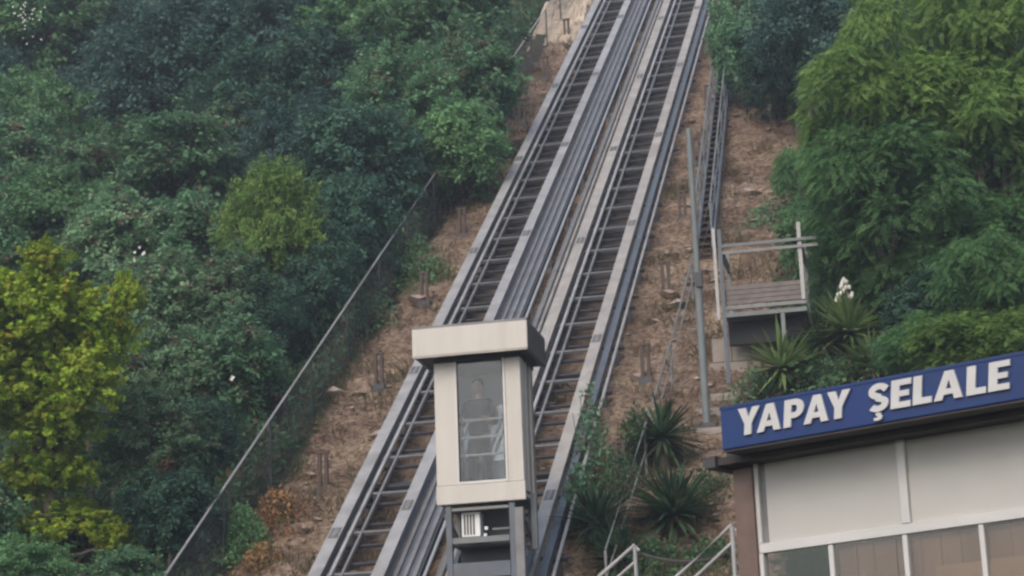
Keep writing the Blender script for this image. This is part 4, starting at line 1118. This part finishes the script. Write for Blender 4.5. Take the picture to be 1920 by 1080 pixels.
# the big feathery trees on the right: each has one trunk and several boughs of foliage
def feathery_tree(name, label, px, py, hc, boughs, cat='tree', grp=SR):
    g, z = put(px, py, hc)
    t = thing(name, label, cat, g, 0.0, grp)
    base = Vector([float(c) for c in g])
    cx = at(px, py, z)
    mb = MB()
    mb.path([(0, 0, -0.4), (0.05, 0, hc * 0.35), (0.0, 0.1, hc * 0.7), (0, 0.1, hc * 1.05)], [0.16, 0.13, 0.10, 0.05], 9)
    for (bx, by, rx, ry, m_, dz) in boughs:
        c = at(bx, by, z + dz) - np.array(base)
        mb.path([(0, 0.05, hc * 0.45), (c * 0.55 + np.array([0, 0, hc * 0.2])), c], [0.075, 0.045, 0.012], 7)
    mb.build('trunk', M['bark'], t, smooth=True)
    for (bx, by, rx, ry, m_, dz) in boughs:
        c = at(bx, by, z + dz) - np.array(base)
        i = _ct.get('feather', 0); _ct['feather'] = i + 1
        o = link('bough', CROWNS['feather'][i % 3], t)
        o.location = c; o.rotation_euler = (0, 0, random.uniform(0, 6.28))
        zz = z + dz
        o.scale = (rx * zz / FOC * 1.1, rx * zz / FOC * 1.1, ry * zz / FOC * 1.1)
        o.material_slots[0].link = 'OBJECT'; o.material_slots[0].material = M[m_]
    return t
for me in CROWNS['feather']:
    if not me.materials: me.materials.append(M['leaf_feather'])
F, FL = 'leaf_feather', 'leaf_feather_light'
feathery_tree('feathery_tree', 'large feathery green tree right of the platform, its tip near the top edge', 1650, 330, 3.2,
    [(1640, 90, 75, 110, FL, 0), (1590, 190, 100, 95, FL, -.3), (1700, 210, 120, 110, FL, .2), (1600, 320, 100, 110, F, -.3), (1690, 350, 130, 120, F, -.6), (1590, 430, 82, 90, F, .2), (1660, 500, 130, 110, F, .4), (1600, 540, 90, 80, 'leaf_mid', .8)])
feathery_tree('feathery_tree', 'large feathery tree with pale yellowish top at the right edge', 1860, 280, 3.4,
    [(1800, 60, 100, 110, FL, .3), (1890, 90, 110, 120, FL, 0), (1800, 200, 110, 100, FL, -.3), (1910, 230, 120, 110, FL, -.2), (1850, 330, 130, 110, F, .3), (1770, 420, 110, 100, F, .6), (1990, 180, 120, 140, F, 0), (1990, 400, 120, 130, F, 0), (1900, 440, 110, 100, F, .4)])
feathery_tree('feathery_shrub', 'feathery light green shrub above the right half of the blue sign', 1850, 610, 1.6,
    [(1840, 520, 85, 85, F, -.3), (1905, 560, 90, 95, F, -.4), (1800, 650, 100, 60, FL, -.5), (1890, 650, 100, 60, FL, -.7), (1730, 650, 80, 60, F, 0), (1980, 600, 90, 90, F, -.5)], 'shrub')
for q in ((1700, 660, 90, 50, 'fine', 'leaf_mid', 0.9, 'low mid green shrub just above the middle of the sign'),
          (1690, 520, 80, 62, 'feather', 'leaf_feather', 1.2, 'feathery shrub up the slope from the yucca with the white flower'), (1760, 500, 85, 75, 'feather', 'leaf_feather', 1.6, 'feathery shrub under the gap between the two big trees'),
          (1860, 440, 95, 80, 'feather', 'leaf_feather', 2.0, 'feathery shrub in front of the right edge tree trunk')):
    tree(*q, 'shrub', 'shrub', SR)
tree(1725, 590, 85, 75, 'broad', 'leaf_dark', 1.2, 'dark shrub behind the yucca that has a white flower', 'shrub', 'shrub', SR)
tree(1780, 560, 90, 80, 'broad', 'leaf_dark', 1.4, 'dark shrub in the shade under the right feathery tree', 'shrub', 'shrub', SR)

# yellow maple: three boughs tiers on one trunk
def maple():
    g, z = put(95, 720, 3.0)
    t = thing('maple_tree', 'bright yellow green maple at the left edge, nearest tree of the left slope', 'tree', g, 0.0, SL)
    bs = [(80, 500, 48, 52), (20, 570, 75, 70), (110, 585, 85, 70), (232, 560, 36, 55), (195, 640, 60, 65), (60, 660, 105, 75), (160, 720, 80, 75), (20, 760, 95, 80), (95, 800, 90, 70), (110, 890, 75, 70), (40, 920, 80, 70), (150, 985, 85, 50), (215, 1015, 48, 36), (70, 1000, 70, 50), (-60, 700, 100, 120)]
    mb = MB(); mb.path([(0, 0, -0.4), (0.02, 0, 1.2), (-0.05, 0.05, 2.6), (0, 0.1, 4.2)], [0.13, 0.11, 0.08, 0.03], 9)
    cs = []
    for bx, by, rx, ry in bs:
        zz = z - 0.6 + random.uniform(-0.5, 0.5)
        c = at(bx, by, zz) - g; cs.append((c, rx * zz / FOC, ry * zz / FOC))
        a = np.array([0, 0.03, max(0.3, c[2] - 0.9)])
        mb.path([a, (a + c) / 2 + np.array([0, 0, -0.05]), c], [0.045, 0.028, 0.008], 6)
    mb.build('trunk', M['bark'], t, smooth=True)
    for i, (c, R, RZ) in enumerate(cs):
        me = CROWNS['maple'][i % 2]
        if not me.materials: me.materials.append(M['leaf_maple'])
        o = link('bough', me, t); o.location = c; o.scale = (R * 1.16, R * 1.16, RZ * 1.2); o.rotation_euler = (0, 0, random.uniform(0, 6.28))
maple()

# rust coloured plants at the foot of the strip
def low_plant(px, py, rx, ry, m_, label, name, cat, n, seed, wide=0.045):
    g, z = put(px, py, ry * 33 / FOC * 0.6)
    r = np.random.default_rng(seed); R = rx * z / FOC; Hh = ry * z / FOC * 1.6
    p = r.normal(size=(n, 3)) * np.array([R * 0.5, R * 0.5, 0]); p[:, 2] = r.random(n) ** 1.4 * Hh * np.exp(-(p[:, 0] ** 2 + p[:, 1] ** 2) / (R * R))
    wx = p[:, 0] + g[0]; wy = p[:, 1] + g[1]
    p[:, 2] += ground_z(wx, wy) - g[2]
    tip = unit(r.normal(size=(n, 3)) + np.array([0, 0, 0.5])); side = unit(np.cross(tip, r.normal(size=(n, 3))))
    Q = rhombs(p, tip, side, wide * 1.6 * r.uniform(0.6, 1.5, n), wide * r.uniform(0.6, 1.3, n))
    t = thing(name, label, cat, g, 0.0)
    link('foliage', quads_mesh('foliage', Q, r.random(n), M[m_]), t)
    mb = MB()
    for _ in range(14):
        a = r.normal(size=2) * R * 0.35
        gz = float(ground_z(g[0] + a[0], g[1] + a[1])) - g[2]
        mb.path([(a[0] * .6, a[1] * .6, gz - 0.05), (a[0], a[1], gz + Hh * r.uniform(0.4, 0.8))], [0.012, 0.005], 5)
    mb.build('stems', M['bark'], t)
    return t
low_plant(520, 955, 52, 42, 'leaf_rust', 'rust coloured dry plants on the soil at the lower fence', 'dry_plant', 'plant', 650, 5)
low_plant(490, 1045, 42, 26, 'leaf_rust', 'reddish dry plants on the soil at the bottom edge', 'dry_plant', 'plant', 350, 6)
low_plant(455, 1000, 42, 60, 'leaf_green', 'green weeds growing through the lower fence', 'weed_clump', 'weeds', 1600, 7)
low_plant(785, 500, 50, 55, 'leaf_green', 'green weeds at the upper fence foot', 'weed_clump', 'weeds', 1200, 8)
low_plant(700, 590, 40, 40, 'leaf_mid', 'dark weeds at the fence foot left of the cabin roof', 'weed_clump', 'weeds', 900, 9)
low_plant(1110, 830, 38, 120, 'leaf_mid', 'green weeds growing against the right track edge', 'weed_clump', 'weeds', 1300, 10)
low_plant(1160, 900, 50, 60, 'leaf_cover', 'grey green weeds between the lower yuccas and the track', 'weed_clump', 'weeds', 900, 12)
low_plant(1560, 705, 70, 30, 'leaf_mid', 'weeds just above the left part of the sign', 'weed_clump', 'weeds', 900, 13)
low_plant(1195, 820, 42, 70, 'leaf_cover', 'grey green weeds left of the upper trunk yucca', 'weed_clump', 'weeds', 1100, 16)
low_plant(1225, 1050, 75, 40, 'leaf_cover', 'dark weeds under the slack rope', 'weed_clump', 'weeds', 1500, 17)
low_plant(1330, 1035, 50, 34, 'leaf_cover', 'dark weeds beside the kiosk column', 'weed_clump', 'weeds', 800, 18)
low_plant(1085, 940, 40, 80, 'leaf_mid', 'green weeds beside the cabin chassis at the track edge', 'weed_clump', 'weeds', 1300, 19)
low_plant(1330, 900, 45, 30, 'leaf_cover', 'sparse weeds on the soil below the left end of the eaves', 'weed_clump', 'weeds', 350, 20)
low_plant(1420, 730, 60, 40, 'leaf_mid', 'weeds on the stone steps behind the left end of the sign', 'weed_clump', 'weeds', 700, 21)
low_plant(1440, 400, 50, 22, 'leaf_mid', 'small green tuft on the bare soil above the platform', 'weed_clump', 'weeds', 500, 14)
low_plant(1700, 690, 90, 45, 'leaf_green', 'green weeds behind the middle of the sign', 'weed_clump', 'weeds', 1400, 15)

# yuccas: rosettes of sword blades on short trunks
def yucca(px, py, R_px, trunk_px, m_, label, n=120, seed=0, up=0.35, flower=False, z=None):
    r = np.random.default_rng(seed)
    g, zz = put(px, py + trunk_px, 0.0)
    R = 1.28 * R_px * zz / FOC; n = int(n * 1.35); th = trunk_px * zz / FOC
    t = thing('yucca', label, 'yucca', g, 0.0, 'yuccas on the right slope')
    mb = MB(); mb.path([(0, 0, -0.3), (0.02, 0, th * 0.5), (0, 0, th)], [0.11, 0.09, 0.085], 9); mb.build('trunk', M['bark'], t, smooth=True)
    Qs = []; tn = []
    d = unit(r.normal(size=(n, 3)) * np.array([1, 1, 0.75]) + np.array([0, 0, up]))
    L = R * r.uniform(0.75, 1.15, n); w = R * 0.07 * r.uniform(0.8, 1.2, n)
    sidev = unit(np.cross(d, np.array([0, 0, 1.0]) + r.normal(size=(n, 3)) * 0.1))
    sag = np.array([0, 0, -1.0]) * (L * r.uniform(0.02, 0.28, n))[:, None]
    prof = [(0.0, 0.55), (0.35, 1.0), (0.7, 0.75), (1.0, 0.06)]
    tt = r.random(n); o0 = np.array([0, 0, th])
    for (a, wa), (b_, wb_) in zip(prof[:-1], prof[1:]):
        A = o0 + d * (L * a)[:, None] + sag * a * a; B = o0 + d * (L * b_)[:, None] + sag * b_ * b_
        Qs.append(np.stack([A - sidev * (w * wa / 2)[:, None], A + sidev * (w * wa / 2)[:, None], B + sidev * (w * wb_ / 2)[:, None], B - sidev * (w * wb_ / 2)[:, None]], 1)); tn.append(tt)
    link('blades', quads_mesh('blades', np.concatenate(Qs), np.concatenate(tn), M[m_]), t)
    nd = 46
    dd = unit(r.normal(size=(nd, 3)) * np.array([1, 1, 0.25]) + np.array([0, 0, -0.9])); sd_ = unit(np.cross(dd, r.normal(size=(nd, 3))))
    link('dead_blades', quads_mesh('dead_blades', rhombs(np.array([0, 0, th * 0.98]) + dd * 0.06, dd, sd_, R * r.uniform(0.3, 0.65, nd), R * 0.06 * np.ones(nd)), r.random(nd), M['leaf_straw']), t)
    if flower:
        mb = MB(); mb.path([(0, 0, th), (0, 0, th + R * 0.95)], [0.02, 0.012], 6)
        mb.build('flower_stalk', M['leaf_yucca_pale'], t)
        mb = MB()
        for k in range(38):
            a = r.uniform(0, 2 * pi); h = r.uniform(0.35, 1.0); q = (1.05 - h) * 0.22
            mb.ball((cos(a) * q, sin(a) * q, th + R * (0.45 + 0.6 * h)), (0.035, 0.035, 0.045), 6, 4)
        mb.build('blossom', M['blossom'], t, smooth=True)
    return t
def tufts(n_patch, seed):
    r = np.random.default_rng(seed); Ps = []
    for _ in range(n_patch):
        s = r.uniform(-1, 40); v = r.choice([r.uniform(-4.4, -2.9), r.uniform(0.9, 3.6), r.uniform(-2.6, 0.4)], p=[0.4, 0.45, 0.15])
        m_ = int(r.integers(15, 60)); q = np.stack([s + r.normal(0, 0.14, m_), v + r.normal(0, 0.18, m_)], -1); Ps.append(q)
    q = np.concatenate(Ps); n = len(q)
    w = P0 + TD * q[:, :1] + TV * q[:, 1:] + TN * GO
    p = np.stack([w[:, 0], w[:, 1], ground_z(w[:, 0], w[:, 1])], -1)
    tip = unit(r.normal(size=(n, 3)) * 0.55 + np.array([0, 0, 1.0])); side = unit(np.cross(tip, r.normal(size=(n, 3))))
    Q = rhombs(p, tip, side, r.uniform(0.08, 0.32, n), r.uniform(0.012, 0.03, n))
    tag(link('grass_tufts', quads_mesh('grass_tufts', Q, r.random(n), M['leaf_straw'])), 'dry straw and olive grass tufts on the bare soil', 'grass', kind='stuff')
tufts(330, 44)
def litter(n, seed):
    r = np.random.default_rng(seed)
    s = r.uniform(-2, 42, n); v = np.where(r.random(n) < 0.55, -4.5 + np.abs(r.normal(0, 0.8, n)), 3.4 - np.abs(r.normal(0, 1.2, n)))
    w = P0 + TD * s[:, None] + TV * v[:, None] + TN * GO
    p = np.stack([w[:, 0], w[:, 1], ground_z(w[:, 0], w[:, 1]) + 0.03], -1)
    nr = unit(TN + r.normal(size=(n, 3)) * 0.35); tip = r.normal(size=(n, 3)); tip = unit(tip - nr * np.sum(tip * nr, 1, keepdims=True))
    Q = rhombs(p, tip, np.cross(nr, tip), r.uniform(0.04, 0.11, n), r.uniform(0.02, 0.06, n))
    tag(link('leaf_litter', quads_mesh('leaf_litter', Q, r.random(n), M['leaf_litter'])), 'fallen dry leaves lying on the bare soil', 'leaf litter', kind='stuff')
litter(9000, 45)
yucca(1245, 820, 75, 60, 'leaf_yucca', 'yucca on a trunk above the big dark agave, beside the pole foot', 130, 1)
yucca(1265, 965, 90, 25, 'leaf_yucca', 'large dark green spiky yucca left of the kiosk column', 230, 2, 0.7)
yucca(1120, 985, 75, 40, 'leaf_yucca', 'dark yucca beside the cabin chassis and right track', 170, 3, 0.5)
yucca(1165, 1050, 75, 20, 'leaf_yucca', 'low dark yucca behind the lower left handrail', 150, 9, 0.5)
yucca(1470, 690, 78, 45, 'leaf_yucca_pale', 'pale green yucca in front of the platform legs', 130, 4, 0.5)
yucca(1595, 625, 80, 50, 'leaf_yucca_pale', 'yucca with a white flower spike right of the platform', 130, 5, 0.5, True)
yucca(1540, 640, 70, 40, 'leaf_yucca', 'dull green yucca at the right end of the platform', 110, 6, 0.1)
yucca(1640, 690, 72, 30, 'leaf_yucca_pale', 'yellowish yucca just above the sign, below the flowering one', 110, 7, 0.6)
yucca(1440, 745, 40, 20, 'leaf_yucca', 'small yucca half hidden by the left end of the sign', 80, 8, 0.5)

# ground cover on both sides
def cover(name, n, sv, label, seed):
    r = np.random.default_rng(seed)
    s, v = sv(r, n)
    q = P0 + TD * s[:, None] + TV * v[:, None] + TN * GO
    z = ground_z(q[:, 0], q[:, 1])
    hh = 1.0 * (0.5 + 0.5 * np.sin(s * 1.7 + v * 2.3) * np.sin(v * 1.9 - s * 0.8))
    p = np.stack([q[:, 0], q[:, 1], z + 0.02 + r.random(n) * hh], -1)
    tip = unit(r.normal(size=(n, 3)) + np.array([0, -0.4, 0.5])); side = unit(np.cross(tip, r.normal(size=(n, 3))))
    Q = rhombs(p, tip, side, 0.13 * r.uniform(0.6, 1.5, n), 0.065 * r.uniform(0.6, 1.4, n))
    tag(link(name, quads_mesh(name, Q, r.random(n), M['leaf_cover'])), label, 'ground cover', kind='stuff')
def left_sv(r, n):
    s = r.uniform(-6, 55, n); v = fv(s) - 0.05 - np.clip((s - 26) / 4, 0, 0.9) - np.abs(r.normal(0, 1, n)) ** 1.3 * 5.5
    return s, v
def right_sv(r, n):
    s = r.uniform(4, 55, n); v = 3.6 + np.where(s > 20, -0.4, 0) + r.random(n) ** 1.3 * 11 + 0.4 * np.sin(s)
    return s, v
cover('undergrowth', 110000, left_sv, 'low leafy undergrowth between the trees left of the fence', 91)
cover('undergrowth', 45000, right_sv, 'low leafy undergrowth between the trees right of the stair', 92)

# white flowers
def flower(px, py, hc, label, n=5, rad=0.06, spread=0.10, seed=0, dz=-1.3):
    g, z = put(px, py, hc)
    r = np.random.default_rng(seed); c = at(px, py, z + dz)
    mb = MB()
    for _ in range(n):
        p = c + r.normal(size=3) * spread
        for k in range(5):
            a = 2 * pi * k / 5 + r.uniform(0, 1)
            d = np.array([cos(a), -0.5, sin(a)]); d /= np.linalg.norm(d); sd_ = np.cross(d, (0, -1, 0))
            sd_ /= np.linalg.norm(sd_)
            mb.add([p, p + d * rad * 0.6 + sd_ * rad * 0.35, p + d * rad, p + d * rad * 0.6 - sd_ * rad * 0.35], [(0, 1, 2, 3)])
    return tag(mb.build('white_flower', M['blossom']), label, 'flower', 'white flowers on the left slope')
flower(268, 474, 1.9, 'white flowers high on the grey green bush', 5, 0.035, 0.05, 1)
flower(252, 488, 1.9, 'white flower just lower left of the pair on the grey green bush', 2, 0.035, 0.02, 2)
flower(376, 515, 1.7, 'single white flower left of the yellow green shrub', 2, 0.04, 0.02, 3)
flower(438, 711, 1.4, 'single white flower low near the fence rail', 2, 0.04, 0.02, 4)
o_ = flower(50, 30, 3.0, 'spray of white blossom in the upper left corner', 34, 0.03, 0.30, 5, -4.5); o_['kind'] = 'stuff'

# ------------------------------------------------------------------ air: thin evening haze over the slope
HAZE = 0.0018
mb = MB(); mb.box(-450, 450, -360, 470, -1.6, 66.0)
hz = mb.build('haze', None)
HM = bpy.data.materials.new('thin_haze'); HM.use_nodes = True
hn = HM.node_tree; hn.nodes.clear()
ho = hn.nodes.new('ShaderNodeOutputMaterial'); pv = hn.nodes.new('ShaderNodeVolumePrincipled')
pv.inputs['Color'].default_value = (0.80, 0.88, 0.96, 1); pv.inputs['Density'].default_value = HAZE; pv.inputs['Anisotropy'].default_value = 0.2
hn.links.new(pv.outputs[0], ho.inputs['Volume'])
hz.data.materials.append(HM)
tag(hz, 'thin pale haze over the slope', 'haze', kind='stuff')
